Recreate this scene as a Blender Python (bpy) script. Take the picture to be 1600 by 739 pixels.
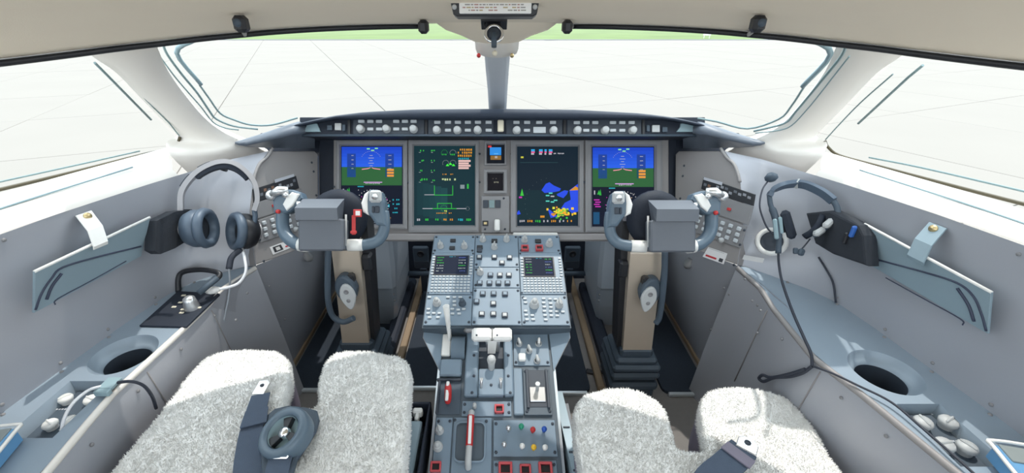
import bpy, bmesh, math, random
from mathutils import Matrix, Vector, noise
for o in list(bpy.data.objects): bpy.data.objects.remove(o, do_unlink=True)
SC = bpy.context.scene
COL = SC.collection
random.seed(7)
# ------------------------------------------------------------------ camera
F, CX, CY, CZ = 671.0, 776.0, 369.5, 1.60
TH = math.radians(27.5)
cam_d = bpy.data.cameras.new('camera'); cam = bpy.data.objects.new('camera', cam_d); COL.objects.link(cam)
cam.location = (0, 0, CZ); cam.rotation_euler = (math.radians(90) - TH, 0, 0)
cam_d.sensor_width = 36.0; cam_d.lens = 36.0 * F / 1600; cam_d.shift_x = (800 - CX) / 1600.0
cam_d.clip_start = 0.02; cam_d.clip_end = 3000
SC.camera = cam
# ------------------------------------------------------------------ light
w = bpy.data.worlds.new('sky'); SC.world = w; w.use_nodes = True
bg = w.node_tree.nodes['Background']; bg.inputs[0].default_value = (0.83, 0.93, 1.0, 1); bg.inputs[1].default_value = 2.7
sun_d = bpy.data.lights.new('sun', 'SUN'); sun_d.energy = 2.4; sun_d.angle = math.radians(0.7); sun_d.color = (1, 0.95, 0.88)
sun = bpy.data.objects.new('sun', sun_d); COL.objects.link(sun); sun.location = (3, 4, 8)
sun.rotation_euler = Vector((0.16, 0.43, 1.0)).to_track_quat('Z', 'Y').to_euler()
SC.view_settings.view_transform = 'Standard'; SC.view_settings.look = 'None'
SC.view_settings.exposure = 0.20; SC.view_settings.gamma = 1.0; SC.view_settings.use_curve_mapping = False

# ------------------------------------------------------------------ geometry helpers
def ray(px, py):
    u, v = px - CX, py - CY
    return Vector((u, F*math.cos(TH) - v*math.sin(TH), -F*math.sin(TH) - v*math.cos(TH)))
def pt(px, py, t): return Vector((0, 0, CZ)) + ray(px, py) * t          # t in metres per focal pixel
def at_z(px, py, z): return pt(px, py, (z - CZ) / ray(px, py).z)
def at_y(px, py, y): return pt(px, py, y / ray(px, py).y)
def at_x(px, py, x): return pt(px, py, x / ray(px, py).x)
def frame(o, x, y, z):
    m = Matrix.Identity(4)
    for i, c in enumerate((x, y, z, o)):
        for j in range(3): m[j][i] = c[j]
    return m
def tilted(px, py, D):              # upright panel leaning away 27.5 degrees, local z towards the seats
    return frame(pt(px, py, D / F), (1, 0, 0), (0, math.sin(TH), math.cos(TH)), (0, -math.cos(TH), math.sin(TH)))
def plane_frame(o, xd, up):
    x = Vector(xd).normalized(); z = x.cross(Vector(up)).normalized(); y = z.cross(x)
    return frame(o, x, y, z)
def hit(px, py, M, n=0.0):          # local x, y where the sight line meets the frame's plane
    o = M @ Vector((0, 0, n)); nz = M.to_3x3() @ Vector((0, 0, 1)); d = ray(px, py); c = Vector((0, 0, CZ))
    p = c + d * ((o - c).dot(nz) / d.dot(nz)); q = M.inverted() @ p
    return q.x, q.y
def T(x, y, z=0.0): return Matrix.Translation((x, y, z))
def RX(a): return Matrix.Rotation(math.radians(a), 4, 'X')
def RY(a): return Matrix.Rotation(math.radians(a), 4, 'Y')
def RZ(a): return Matrix.Rotation(math.radians(a), 4, 'Z')
def spline(pts, n=6, closed=False):
    P = [Vector(p) for p in pts]; out = []
    N = len(P)
    for i in range(N if closed else N - 1):
        p0 = P[(i-1) % N] if (closed or i > 0) else P[0]*2 - P[1]
        p1, p2 = P[i], P[(i+1) % N]
        p3 = P[(i+2) % N] if (closed or i + 2 < N) else P[-1]*2 - P[-2]
        for k in range(n):
            t = k / n
            out.append(0.5*((2*p1) + (p2-p0)*t + (2*p0-5*p1+4*p2-p3)*t*t + (3*p1-p0-3*p2+p3)*t**3))
    if not closed: out.append(P[-1])
    return out
def lerp(a, b, t): return a + (b - a) * t
def interp(x, tab):
    if x <= tab[0][0]: return tab[0][1]
    for (x0, y0), (x1, y1) in zip(tab, tab[1:]):
        if x <= x1: return y0 + (y1-y0)*(x-x0)/(x1-x0)
    return tab[-1][1]

class MB:
    def __init__(s): s.v = []; s.f = []; s.sm = []; s.c = []
    def add(s, vs, fs, smooth=False, M=None, col=None):
        b = len(s.v)
        s.v += [tuple(M @ Vector(v)) for v in vs] if M is not None else [tuple(v) for v in vs]
        s.f += [tuple(i + b for i in f) for f in fs]; s.sm += [smooth]*len(fs); s.c += [col]*len(fs)
        return s
    def box(s, c, d, bev=0.0, M=None, col=None):
        hx, hy, hz = d[0]/2, d[1]/2, d[2]/2
        if bev <= 0:
            vs = [(c[0]+sx*hx, c[1]+sy*hy, c[2]+sz*hz) for sx in (-1, 1) for sy in (-1, 1) for sz in (-1, 1)]
            return s.add(vs, [(0,1,3,2),(4,6,7,5),(0,4,5,1),(2,3,7,6),(0,2,6,4),(1,5,7,3)], False, M, col)
        b = min(bev, hx*.9, hy*.9, hz*.9); vs = []; ix = {}
        for sx in (-1, 1):
            for sy in (-1, 1):
                for sz in (-1, 1):
                    for a in range(3):
                        q = [hx-b, hy-b, hz-b]; q[a] = (hx, hy, hz)[a]
                        ix[sx, sy, sz, a] = len(vs); vs.append((c[0]+sx*q[0], c[1]+sy*q[1], c[2]+sz*q[2]))
        fs = []
        S = (-1, 1)
        for k in S:
            fs.append(tuple(ix[k, a, b_, 0] for a, b_ in ((-1,-1),(1,-1),(1,1),(-1,1))))
            fs.append(tuple(ix[a, k, b_, 1] for a, b_ in ((-1,-1),(1,-1),(1,1),(-1,1))))
            fs.append(tuple(ix[a, b_, k, 2] for a, b_ in ((-1,-1),(1,-1),(1,1),(-1,1))))
        for a in S:
            for b_ in S:
                fs.append((ix[a,b_,-1,0], ix[a,b_,1,0], ix[a,b_,1,1], ix[a,b_,-1,1]))
                fs.append((ix[a,-1,b_,0], ix[a,1,b_,0], ix[a,1,b_,2], ix[a,-1,b_,2]))
                fs.append((ix[-1,a,b_,1], ix[1,a,b_,1], ix[1,a,b_,2], ix[-1,a,b_,2]))
                for e in S: fs.append((ix[a,b_,e,0], ix[a,b_,e,1], ix[a,b_,e,2]))
        return s.add(vs, fs, False, M, col)
    def prism(s, poly, z0, z1, bev=0.0, M=None, col=None, smooth=False):
        n = len(poly); poly = [(p[0], p[1]) for p in poly]
        A = sum(poly[i][0]*poly[(i+1) % n][1] - poly[(i+1) % n][0]*poly[i][1] for i in range(n))
        if A < 0: poly = poly[::-1]
        rings = [(0, z0), (0, z1)] if bev <= 0 else [(0, z0), (0, z1-bev), (bev*.35, z1-bev*.3), (bev, z1)]
        vs = []
        for d, z in rings:
            for i in range(n):
                p = Vector(poly[i])
                if d:
                    e0 = (p - Vector(poly[i-1])); e1 = (Vector(poly[(i+1) % n]) - p)
                    e0 = e0.normalized() if e0.length > 1e-9 else e1.normalized(); e1 = e1.normalized() if e1.length > 1e-9 else e0
                    n0, n1 = Vector((-e0.y, e0.x)), Vector((-e1.y, e1.x))
                    m = (n0 + n1); k = max(m.length_squared/2, .35)
                    p = p + m * (d / k)
                vs.append((p.x, p.y, z))
        fs = [tuple(range(n))[::-1], tuple(range((len(rings)-1)*n, len(rings)*n))]
        for r in range(len(rings)-1):
            for i in range(n):
                j = (i+1) % n
                fs.append((r*n+i, r*n+j, (r+1)*n+j, (r+1)*n+i))
        return s.add(vs, fs, smooth, M, col)
    def tube(s, pts, r, seg=8, closed=False, M=None, flat=1.0, col=None):
        P = [Vector(p) for p in pts]; n = len(P)
        R = r if isinstance(r, (list, tuple)) else [r]*n
        tang = [((P[(i+1) % n] - P[i-1]) if closed else (P[min(i+1, n-1)] - P[max(i-1, 0)])).normalized() for i in range(n)]
        up = Vector((0, 0, 1)) if abs(tang[0].z) < .9 else Vector((1, 0, 0))
        a = tang[0].cross(up).normalized(); vs = []
        for i in range(n):
            a = (a - tang[i]*a.dot(tang[i]))
            a = a.normalized() if a.length > 1e-6 else tang[i].orthogonal().normalized()
            b = tang[i].cross(a)
            for k in range(seg):
                q = 2*math.pi*k/seg
                vs.append(P[i] + (a*math.cos(q)*flat + b*math.sin(q))*R[i])
        fs = []
        for i in range(n if closed else n-1):
            i2 = (i+1) % n
            for k in range(seg):
                k2 = (k+1) % seg
                fs.append((i*seg+k, i*seg+k2, i2*seg+k2, i2*seg+k))
        s.add(vs, fs, True, M, col)
        if not closed:
            b = len(s.v) - len(vs)
            s.f += [tuple(b+k for k in range(seg))[::-1], tuple(b+(n-1)*seg+k for k in range(seg))]; s.sm += [False]*2; s.c += [col]*2
        return s
    def lathe(s, prof, seg=20, M=None, col=None, smooth=True):
        vs = []; n = len(prof)
        for r, z in prof:
            for k in range(seg):
                q = 2*math.pi*k/seg; vs.append((r*math.cos(q), r*math.sin(q), z))
        fs = [(i*seg+k, i*seg+(k+1) % seg, (i+1)*seg+(k+1) % seg, (i+1)*seg+k) for i in range(n-1) for k in range(seg)]
        s.add(vs, fs, smooth, M, col)
        return s
    def loft(s, rows, closed=False, smooth=True, M=None, caps=False, col=None):
        n = len(rows[0]); vs = [p for r in rows for p in r]; fs = []
        for i in range(len(rows)-1):
            for k in range(n if closed else n-1):
                k2 = (k+1) % n
                fs.append((i*n+k, i*n+k2, (i+1)*n+k2, (i+1)*n+k))
        s.add(vs, fs, smooth, M, col)
        if caps:
            b = len(s.v) - len(vs)
            s.f += [tuple(b+k for k in range(n)), tuple(b+(len(rows)-1)*n+k for k in range(n))]; s.sm += [False]*2; s.c += [col]*2
        return s
    def mesh(s, name, mat):
        me = bpy.data.meshes.new(name); me.from_pydata(s.v, [], s.f)
        me.polygons.foreach_set('use_smooth', s.sm)
        if any(c is not None for c in s.c):
            at = me.color_attributes.new('print', 'BYTE_COLOR', 'CORNER'); i = 0
            for p, c in zip(me.polygons, s.c):
                c = c or (0, 0, 0)
                for li in p.loop_indices: at.data[li].color = (c[0], c[1], c[2], 1)
        me.materials.append(mat); me.update()
        return me
    def build(s, name, mat, parent=None, M=None):
        return place(name, s.mesh(name, mat), parent, M)

WORLD = {}
def place(name, me, parent=None, M=None):
    M = M or Matrix.Identity(4)
    o = bpy.data.objects.new(name, me); COL.objects.link(o); WORLD[o.name] = M.copy()
    if parent is not None:
        o.parent = parent; o.matrix_basis = WORLD[parent.name].inverted() @ M
    else: o.matrix_basis = M
    return o
def tag(o, label=None, cat=None, group=None, kind=None):
    if label: o['label'] = label
    if cat: o['category'] = cat
    if group: o['group'] = group
    if kind: o['kind'] = kind
    return o
def thing(name, label, cat, loc, group=None):
    return tag(place(name, None, None, T(*loc)), label, cat, group)
def struct(name, mb, mat, solid=0.0, label=None, cat=None):
    o = mb.build(name, mat); tag(o, label, cat, None, 'structure')
    if solid:
        m = o.modifiers.new('thickness', 'SOLIDIFY'); m.thickness = abs(solid); m.offset = 1 if solid > 0 else -1
    return o
def rrect(w_, h, r, n=4, cx=0, cy=0):
    out = []
    for sx, sy, a0 in ((1, 1, 0), (-1, 1, 90), (-1, -1, 180), (1, -1, 270)):
        for k in range(n+1):
            a = math.radians(a0 + 90*k/n)
            out.append((cx + sx*(w_/2-r) + r*math.cos(a), cy + sy*(h/2-r) + r*math.sin(a)))
    return out

# ------------------------------------------------------------------ materials
def material(name, col, rough=.5, metal=0.0, var=.06, scale=30.0, bump=0.0, bscale=200.0, spec=.5, emit=0.0, coat=0.0, stretch=None):
    m = bpy.data.materials.new(name); m.use_nodes = True; nt = m.node_tree; N = nt.nodes; L = nt.links
    b = N['Principled BSDF']; b.inputs['Roughness'].default_value = rough; b.inputs['Metallic'].default_value = metal
    b.inputs['Specular IOR Level'].default_value = spec; b.inputs['Coat Weight'].default_value = coat
    tc = N.new('ShaderNodeTexCoord'); src = tc.outputs['Object']
    if stretch:
        mp = N.new('ShaderNodeMapping'); mp.inputs['Scale'].default_value = stretch; L.new(src, mp.inputs[0]); src = mp.outputs[0]
    nz = N.new('ShaderNodeTexNoise'); nz.inputs['Scale'].default_value = scale; nz.inputs['Detail'].default_value = 4; L.new(src, nz.inputs['Vector'])
    mx = N.new('ShaderNodeMix'); mx.data_type = 'RGBA'
    mx.inputs['A'].default_value = (*[max(0, c*(1-var)) for c in col], 1); mx.inputs['B'].default_value = (*[min(1, c*(1+var)) for c in col], 1)
    L.new(nz.outputs['Fac'], mx.inputs['Factor']); L.new(mx.outputs['Result'], b.inputs['Base Color'])
    if bump:
        nb = N.new('ShaderNodeTexNoise'); nb.inputs['Scale'].default_value = bscale; nb.inputs['Detail'].default_value = 3; L.new(src, nb.inputs['Vector'])
        bp = N.new('ShaderNodeBump'); bp.inputs['Strength'].default_value = bump; bp.inputs['Distance'].default_value = .002
        L.new(nb.outputs['Fac'], bp.inputs['Height']); L.new(bp.outputs[0], b.inputs['Normal'])
    if emit:
        L.new(mx.outputs['Result'], b.inputs['Emission Color']); b.inputs['Emission Strength'].default_value = emit
    return m
MT = {}
def mk(name, *a, **k): MT[name] = material(name, *a, **k)
mk('wall_paint', (.37, .38, .415), .42, .25, .05, 3, .05, 260)
mk('white_trim', (.73, .69, .64), .5, 0, .03, 4, .06, 300)
mk('headliner', (.98, .84, .67), .8, 0, .05, 5, .15, 500)
mk('console_grey', (.26, .32, .38), .42, .1, .05, 6, .05, 260)
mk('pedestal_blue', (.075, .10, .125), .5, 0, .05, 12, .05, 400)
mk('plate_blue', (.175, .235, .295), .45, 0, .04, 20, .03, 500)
mk('panel_grey', (.268, .253, .25), .55, 0, .04, 10, .06, 500)
mk('bezel_grey', (.225, .222, .228), .5, 0, .04, 20, .04, 500)
mk('side_panel', (.262, .247, .243), .55, 0, .04, 10, .06, 500)
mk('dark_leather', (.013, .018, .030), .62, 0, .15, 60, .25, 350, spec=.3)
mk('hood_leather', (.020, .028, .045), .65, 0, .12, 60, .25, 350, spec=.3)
mk('black_plastic', (.015, .016, .02), .45, 0, .1, 40, .05, 400)
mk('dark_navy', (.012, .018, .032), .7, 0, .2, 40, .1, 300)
mk('rubber_grey', (.055, .078, .105), .6, 0, .1, 20, .05, 200)
mk('yoke_grey', (.10, .145, .19), .36, .0, .05, 20, .04, 400)
mk('yoke_box', (.10, .112, .135), .32, 0, .04, 20, .04, 400)
mk('white_plastic', (.78, .77, .74), .4, 0, .03, 30)
mk('light_key', (.50, .53, .55), .45, 0, .03, 30)
mk('knob_grey', (.45, .46, .46), .45, 0, .04, 30)
mk('silver', (.68, .68, .68), .3, .8, .04, 30)
mk('chrome', (.8, .8, .8), .18, 1, .02, 30)
mk('column_metal', (.62, .53, .43), .38, .55, .08, 8, .02, 300, stretch=(1, 1, .15))
mk('fairing_metal', (.45, .50, .56), .35, .3, .06, 6)
mk('red', (.52, .03, .03), .45, 0, .06, 30)
mk('red_guard', (.50, .07, .08), .45, 0, .06, 30)
mk('green', (.02, .28, .16), .4); mk('blue', (.02, .09, .42), .4); mk('yellow', (.75, .45, .03), .4)
mk('strap_blue', (.065, .09, .135), .8, 0, .1, 60, .4, 900)
mk('mauve_leather', (.20, .18, .235), .6, 0, .08, 20, .2, 300)
mk('wool', (.87, .87, .85), .95, 0, .07, 9, .7, 140, spec=.1)
mk('carpet_dark', (.022, .032, .048), .9, 0, .35, 300, .8, 900)
mk('floor_taupe', (.20, .185, .175), .75, 0, .08, 60, .3, 500)
mk('trim_alu', (.62, .66, .68), .35, .6, .04, 20)
mk('wood_trim', (.26, .185, .115), .6, 0, .1, 20)
mk('plate_pale', (.25, .33, .375), .42, .1, .05, 8, .02, 200)
mk('line_dark', (.035, .045, .08), .5); mk('bright_edge', (.8, .78, .74), .4)
mk('seal_green', (.19, .27, .28), .5); mk('heater_strip', (.25, .35, .385), .5)
mk('amber_trim', (.075, .06, .03), .5)
mk('black_fabric', (.018, .022, .03), .85, 0, .2, 80, .4, 600)
mk('headset_grey', (.36, .35, .36), .4, .2, .05, 30); mk('headset_blue', (.075, .105, .145), .45, .1, .06, 30)
mk('cable_black', (.025, .03, .045), .6); mk('cable_grey', (.35, .38, .42), .5); mk('white_cable', (.75, .75, .77), .5)
mk('blue_plastic', (.03, .12, .42), .4); mk('magenta', (.55, .06, .40), .5); mk('book_blue', (.12, .30, .52), .5, 0, .08, 12); mk('book_grey', (.22, .25, .25), .5, 0, .1, 12)
mk('paper', (.78, .77, .75), .7, 0, .03, 30); mk('ink', (.06, .06, .08), .7); mk('switch_dark', (.035, .045, .062), .5)
mk('cream', (.72, .66, .52), .5); mk('lcd_off', (.02, .024, .03), .15)
mk('concrete', (.25, .229, .205), .9, 0, .06, .22, .3, 30)
mk('joint', (.22, .203, .184), .95, 0, .1, 2); mk('grass', (.135, .19, .065), .95, 0, .3, .15, 0, 1)
mk('post_grey', (.58, .60, .63), .5, 0, .04, 8); mk('wing_leather_skylit', (.10, .12, .15), .42, 0, .08, 60, .2, 350)  # wing leather lightened in colour for the sky reflected on it
mk('brass', (.6, .47, .25), .35, .8)
mk('engine_grey', (.20, .21, .23), .6)
def print_material(name, strength, rough=.2):
    m = bpy.data.materials.new(name); m.use_nodes = True; N = m.node_tree.nodes; L = m.node_tree.links; b = N['Principled BSDF']
    a = N.new('ShaderNodeVertexColor'); a.layer_name = 'print'; b.inputs['Roughness'].default_value = rough
    if strength:
        L.new(a.outputs[0], b.inputs['Emission Color']); b.inputs['Emission Strength'].default_value = strength
        b.inputs['Base Color'].default_value = (.01, .01, .012, 1); b.inputs['Specular IOR Level'].default_value = .05
    else: L.new(a.outputs[0], b.inputs['Base Color'])
    return m
MT['screen'] = print_material('screen', .95, .55); MT['print'] = print_material('print', 0, .6)
def glass_material():
    m = bpy.data.materials.new('window_glass'); m.use_nodes = True; N = m.node_tree.nodes; L = m.node_tree.links
    N.remove(N['Principled BSDF']); out = N['Material Output']
    t = N.new('ShaderNodeBsdfTransparent'); t.inputs[0].default_value = (.96, .98, .98, 1)
    g = N.new('ShaderNodeBsdfGlossy'); g.inputs['Roughness'].default_value = .02
    nz = N.new('ShaderNodeTexNoise'); nz.inputs['Scale'].default_value = 3
    lw = N.new('ShaderNodeLayerWeight'); lw.inputs[0].default_value = .05
    mul = N.new('ShaderNodeMath'); mul.operation = 'MULTIPLY'; L.new(lw.outputs['Fresnel'], mul.inputs[0]); mul.inputs[1].default_value = .5
    mx = N.new('ShaderNodeMixShader'); L.new(mul.outputs[0], mx.inputs[0]); L.new(t.outputs[0], mx.inputs[1]); L.new(g.outputs[0], mx.inputs[2]); L.new(mx.outputs[0], out.inputs[0])
    return m
MT['glass'] = glass_material()
# ================================================================== the setting
FLOOR = .33
def mir(p, s): return Vector((p[0]*(-s), p[1], p[2])) if s > 0 else Vector(p)     # points are given for the left side
# ---- outside
GZ = -1.80
g = MB(); g.add([(-220, -40, GZ-.03), (220, -40, GZ-.03), (220, 70, GZ-.03), (-220, 70, GZ-.03)], [(0, 1, 2, 3)])
ground = struct('ground', g, MT['joint'], label='pale concrete apron outside the cockpit windows', cat='ground')
sl = MB(); sl.box((0, 0, 0), (5.975, 5.975, .06), .010); slab_me = sl.mesh('concrete_slab', MT['concrete'])
a = math.radians(24); ca, sa = math.cos(a), math.sin(a)
for i in range(-24, 25):
    for j in range(-10, 26):
        x, y = (i*ca - j*sa)*6.0, (i*sa + j*ca)*6.0
        if not (3 < y < 69) or abs(x) > 1.35*y + 12: continue
        place('concrete_slab', slab_me, ground, T(x, y, GZ-.03 + random.uniform(-.004, .004)) @ RZ(24))
g = MB(); rows = []
for k, y in enumerate((66.5, 66.8, 90, 160, 420)):
    rows.append([(x, y, GZ + (.0 if k == 0 else .06) + (.25*noise.noise(Vector((x*.02, y*.03, 3))) if k > 2 else 0)) for x in range(-400, 401, 20)])
g.loft(rows)
tag(struct('grass_field', g, MT['grass']), 'strip of green grass beyond the far edge of the apron', 'grass', kind='stuff')
g = MB(); g.box((0, 66.6, GZ+.03), (440, .5, .10))
struct('trim_1', g, MT['engine_grey'], label='grey kerb line between concrete apron and grass', cat='kerb')
mk_ = MB(); mk_.box((0, 0, .62), (1.1, .10, .45), .02); mk_.box((-.4, 0, .2), (.06, .06, .42)); mk_.box((.4, 0, .2), (.06, .06, .42))
mp_ = at_z(1105, 54, GZ+.6); tag(mk_.build('field_marker', MT['white_plastic'], None, T(mp_.x, min(mp_.y, 89), GZ+.08)), 'tiny white marker board far out on the grass', 'marker')

# ---- floor
g = MB(); g.box((0, .72, FLOOR-.02), (2.2, 2.5, .04))
struct('floor', g, MT['floor_taupe'], label='taupe cockpit floor showing between the dark mats', cat='floor')
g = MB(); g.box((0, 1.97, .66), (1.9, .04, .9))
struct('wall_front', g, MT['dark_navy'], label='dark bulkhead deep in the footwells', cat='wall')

# ---- side panel planes (left; mirrored for the right)
SA, SB, SCc = Vector((-.674, 1.587, 1.14)), Vector((-.664, 1.407, .845)), Vector((-.767, 1.179, .886))
FL = plane_frame(SB, SB - SCc, SA - SB)
SA2, SB2, SC2 = mir(SA, 1), mir(SB, 1), mir(SCc, 1)
FR = plane_frame(SB2, SC2 - SB2, SA2 - SB2)
SIDE = {-1: FL, 1: FR}
edge_px = [(400, 414), (393, 370), (390, 330), (396, 280), (408, 252), (420, 236)]
side_edge = [FL @ Vector((*hit(px, py, FL), 0)) for px, py in edge_px]

WX = [(-.4, 1.075), (.3, 1.05), (.6, 1.035), (.9, 1.0), (1.14, .967), (1.24, .945)]
SZ = [(-.4, 1.215), (.6, 1.207), (.8, 1.2), (1.3, 1.165)]
WINX = [(-.4, 1.20), (.3, 1.17), (.912, 1.12), (1.362, 1.02)]
CONZ = .86
WXL = {-1: [(-.4, 1.075), (.3, 1.05), (.6, 1.035), (.9, 1.0), (1.04, .975), (1.09, .948), (1.14, .87), (1.176, .79)],
       1: [(-.4, 1.075), (.3, 1.05), (.6, 1.035), (.9, 1.0), (1.01, .98), (1.06, .953), (1.12, .87), (1.172, .79)]}
for s, nm in ((-1, 'left'), (1, 'right')):
    # lower wall with the wrap to the side panel
    rows = []
    for y in (-.4, 0, .3, .6, .9, 1.0, 1.05, 1.10, 1.15, 1.20, 1.24):
        x = interp(y, WX); zs = interp(y, SZ); yl = y if y <= 1.0 else lerp(1.0, 1.172, (y-1.0)/.24); xl = interp(yl, WXL[s]); r = []
        for z in (.33, .6, .80, .87, .95, 1.03, 1.10, zs-.012, zs):
            k = min(1, max(0, (z-.87)/.22)); k = k*k*(3-2*k); r.append((s*lerp(xl, x, k), lerp(yl, y, k), z))
        rows.append(r)
    end = [(s*abs(p.x), p.y, p.z) for p in side_edge]
    e = lambda k: Vector(end[k])
    col = [Vector((e(0).x, e(0).y, .33)), Vector((e(0).x, e(0).y, .6)), e(0) - Vector((0, 0, .02)), e(0), e(1), e(2), e(3), e(4), e(5)]
    mid = [Vector(r)*.45 + c*.55 for r, c in zip(rows[-1], col)]
    for m_ in mid[3:]: m_.x += s*.012; m_.y += .015
    rows += [[tuple(v) for v in mid], [tuple(v) for v in col]]
    g = MB(); g.loft(rows)
    wall = struct('wall_'+nm, g, MT['wall_paint'], label='silver grey side wall below the %s window' % nm, cat='wall')
    # sill
    rows = []
    for y in (-.4, 0, .3, .6, .8, 1.0, 1.12, 1.22):
        x = interp(y, WX); zs = interp(y, SZ); yo = y + .10; xo = interp(yo, WINX); zo = interp(yo, [(.3, 1.246), (.9, 1.240), (1.362, 1.226)]) - (.013 if s > 0 else 0)
        rows.append([(s*x, y, zs), (s*(x+.004), y, zs+.008), (s*(x+.014), y+.004, zs+.016), (s*lerp(x, xo, .5), y+.05, lerp(zs, zo, .62)), (s*lerp(x, xo, .85), y+.085, lerp(zs, zo, .93)), (s*xo, yo, zo), (s*(xo+.02), yo, zo-.03)])
    g = MB(); g.loft(rows)
    sill = struct('trim_%d' % (2 if s < 0 else 3), g, MT['white_trim'], label='pale rounded sill under the %s side window' % nm, cat='sill')
    # pillar with its spreading foot
    Wp = [(236, 52, .00146), (245, 72, .00152), (262, 110, .00166), (290, 150, .00182), (320, 185, .00197), (346, 205, .00206), (372, 218, .00213), (398, 229, .00222), (424, 242, .00238)]
    Sp = [(120, 70, .00143), (150, 92, .00152), (182, 114, .00161), (215, 148, .00176), (250, 184, .00193), (272, 206, .00204), (281, 222, .00206), (264, 238, .00193), (296, 272, .00203)]
    rows = []
    for (wx, wy, wt), (sx, sy, st) in zip(Wp, Sp):
        W_, S_ = mir(pt(wx, wy, wt), s), mir(pt(sx, sy, st), s); out = Vector((s*.62, .75, .22)).normalized()
        inn = -out; m1 = W_.lerp(S_, .25) + inn*.014; m2 = W_.lerp(S_, .5) + inn*.020; m3 = W_.lerp(S_, .75) + inn*.014
        rows.append([W_ + out*.05, W_ + out*.008, W_, m1, m2, m3, S_, S_ + out*.008, S_ + out*.05])
    cols_ = [spline([r[k] for r in rows], 4) for k in range(9)]; rows = [list(r) for r in zip(*cols_)]
    g = MB(); g.loft(rows, smooth=True)
    struct('trim_%d' % (4 if s < 0 else 5), g, MT['white_trim'], label='broad white pillar between %s windscreen and %s side window' % (nm, nm), cat='pillar')

# ---- headliner
YE = [(0, 1.20), (.187, 1.20), (.4, 1.12), (.56, 1.05), (.69, .97), (.80, .87), (.86, .80), (1.0, .60), (1.2, .30)]
def zh(x, y): return 1.577 + .05*(1.2-y) + .10*(1.2-y)**2 - .084*(abs(x)/.86)**3
rows = []
XS = [-1.2 + 2.4*i/40 for i in range(41)]
for k in range(-2, 13):
    r = []
    for x in XS:
        ye = interp(abs(x), YE)
        if k < 0:
            r.append((x, ye + (.012, .03)[k+2 == 0], zh(x, ye) + (.012, .05)[k+2 == 0]))
        else:
            y = lerp(ye, -.5, (k/12)**1.3); r.append((x, y, zh(x, y)))
    rows.append(r)
g = MB(); g.loft(rows)
struct('ceiling', g, MT['headliner'], label='beige curved headliner above the windows', cat='ceiling')
# windscreen top frame behind the headliner edge
for s in (-1, 1):
    rows = []
    for x in [.02 + .9*i/12 for i in range(13)]:
        ye = interp(x, YE); rows.append([(s*x, ye+.012, zh(x, ye)+.012), (s*x, ye+.05, zh(x, ye)+.03), (s*x, ye+.05, zh(x, ye)+.09), (s*x, ye-.2, zh(x, ye)+.14)])
    g = MB(); g.loft(rows); struct('trim_%d' % (6 if s < 0 else 7), g, MT['headliner'])
# centre lobe and post
def rowpx(y, x0, x1, t, bulge=.012, n=7, depth=.04):
    L_, R_ = pt(x0, y, t), pt(x1, y, t); r = [L_ + Vector((0, depth, .01))]
    for k in range(n):
        q = k/(n-1); r.append(L_.lerp(R_, q) + Vector((0, -1, -.25))*bulge*(1-(2*q-1)**2))
    return r + [R_ + Vector((0, depth, .01))]
g = MB(); g.loft([rowpx(22, 672, 880, .00148, .008), rowpx(38, 684, 868, .00154, .010), rowpx(47, 697, 856, .00160, .012), rowpx(56, 722, 830, .00168, .015), rowpx(65, 741, 812, .00176, .018)])
struct('trim_8', g, MT['headliner'], label='beige headliner lobe running down to the centre post', cat='trim')
g = MB(); g.loft([rowpx(64, 742, 811, .00177, .016), rowpx(76, 743, 810, .00182, .016), rowpx(84, 746, 807, .00185, .014), rowpx(88, 756, 797, .00187, .012)])
struct('trim_9', g, MT['white_trim'], label='white collar at the top of the centre post', cat='trim')
g = MB(); g.loft([rowpx(84, 757, 797, .00186, .010, depth=.06), rowpx(110, 759, 795, .00205, .010, depth=.06), rowpx(140, 762, 793, .00228, .010, depth=.06), rowpx(176, 764, 791, .00256, .010, depth=.06)])
struct('trim_10', g, MT['post_grey'], label='grey centre post between the two windscreen panes', cat='post')
for px, m in ((748, 'red'), (800, 'brass')):
    g = MB(); g.lathe([(.0, .012), (.004, .011), (.006, .006), (.006, 0)], 12)
    tag(g.build('indicator_bead', MT[m], None, frame(pt(px, 87, .00183), (1, 0, 0), (0, .25, .97), (0, -.97, .25))), 'tiny %s bead beside the %s edge of the post collar' % ('red' if px < 776 else 'brown', 'left' if px < 776 else 'right'), 'bead')

# ---- windows
def pane_frame(p0, p1, p2): return plane_frame(p0, Vector(p1)-Vector(p0), Vector(p2)-Vector(p0))
WS0 = pt(215, 45, .00158); WS1 = pt(322, 235, .00218); WS2 = Vector((0, 1.80, 1.235)); WS3 = Vector((0, 1.36, 1.575))
def window(n, nm, quad, M, lines, label):
    c = (quad[0]+quad[2])/2
    root = place('window_%d' % n, None, None, T(*c)); tag(root, label, 'window', None, 'structure')
    rows = [[quad[0].lerp(quad[3], k/4).lerp(quad[1].lerp(quad[2], k/4), j/4) for k in range(5)] for j in range(5)]
    g = MB(); g.loft(rows); pane = g.build('pane', MT['glass'], root)
    for name, mat, wpx, pts in lines:
        P = [Vector((*hit(px, py, M, .004), .004)) for px, py in pts]
        P = spline(P, 4) if len(P) > 3 else P
        g = MB(); g.tube([M @ p for p in P], wpx, 6); g.build(name, MT[mat], root)
    return root
Ml = pane_frame(WS1, WS2, WS0)
linesL = [('seal', 'seal_green', .0022, [(246, 83), (271, 117), (292, 142), (314, 167), (333, 191), (352, 200), (373, 203)]),
          ('seal', 'seal_green', .0032, [(252, 55), (254, 67), (262, 86), (284, 116), (308, 145), (327, 173), (338, 186), (365, 197), (403, 202)]),
          ('seal', 'seal_green', .0030, [(312, 133), (327, 154), (344, 177), (365, 187), (392, 195), (425, 195), (465, 184)]),
          ('heater_strip', 'heater_strip', .0060, [(309, 58), (303, 63), (276, 83), (314, 132)])]
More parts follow.
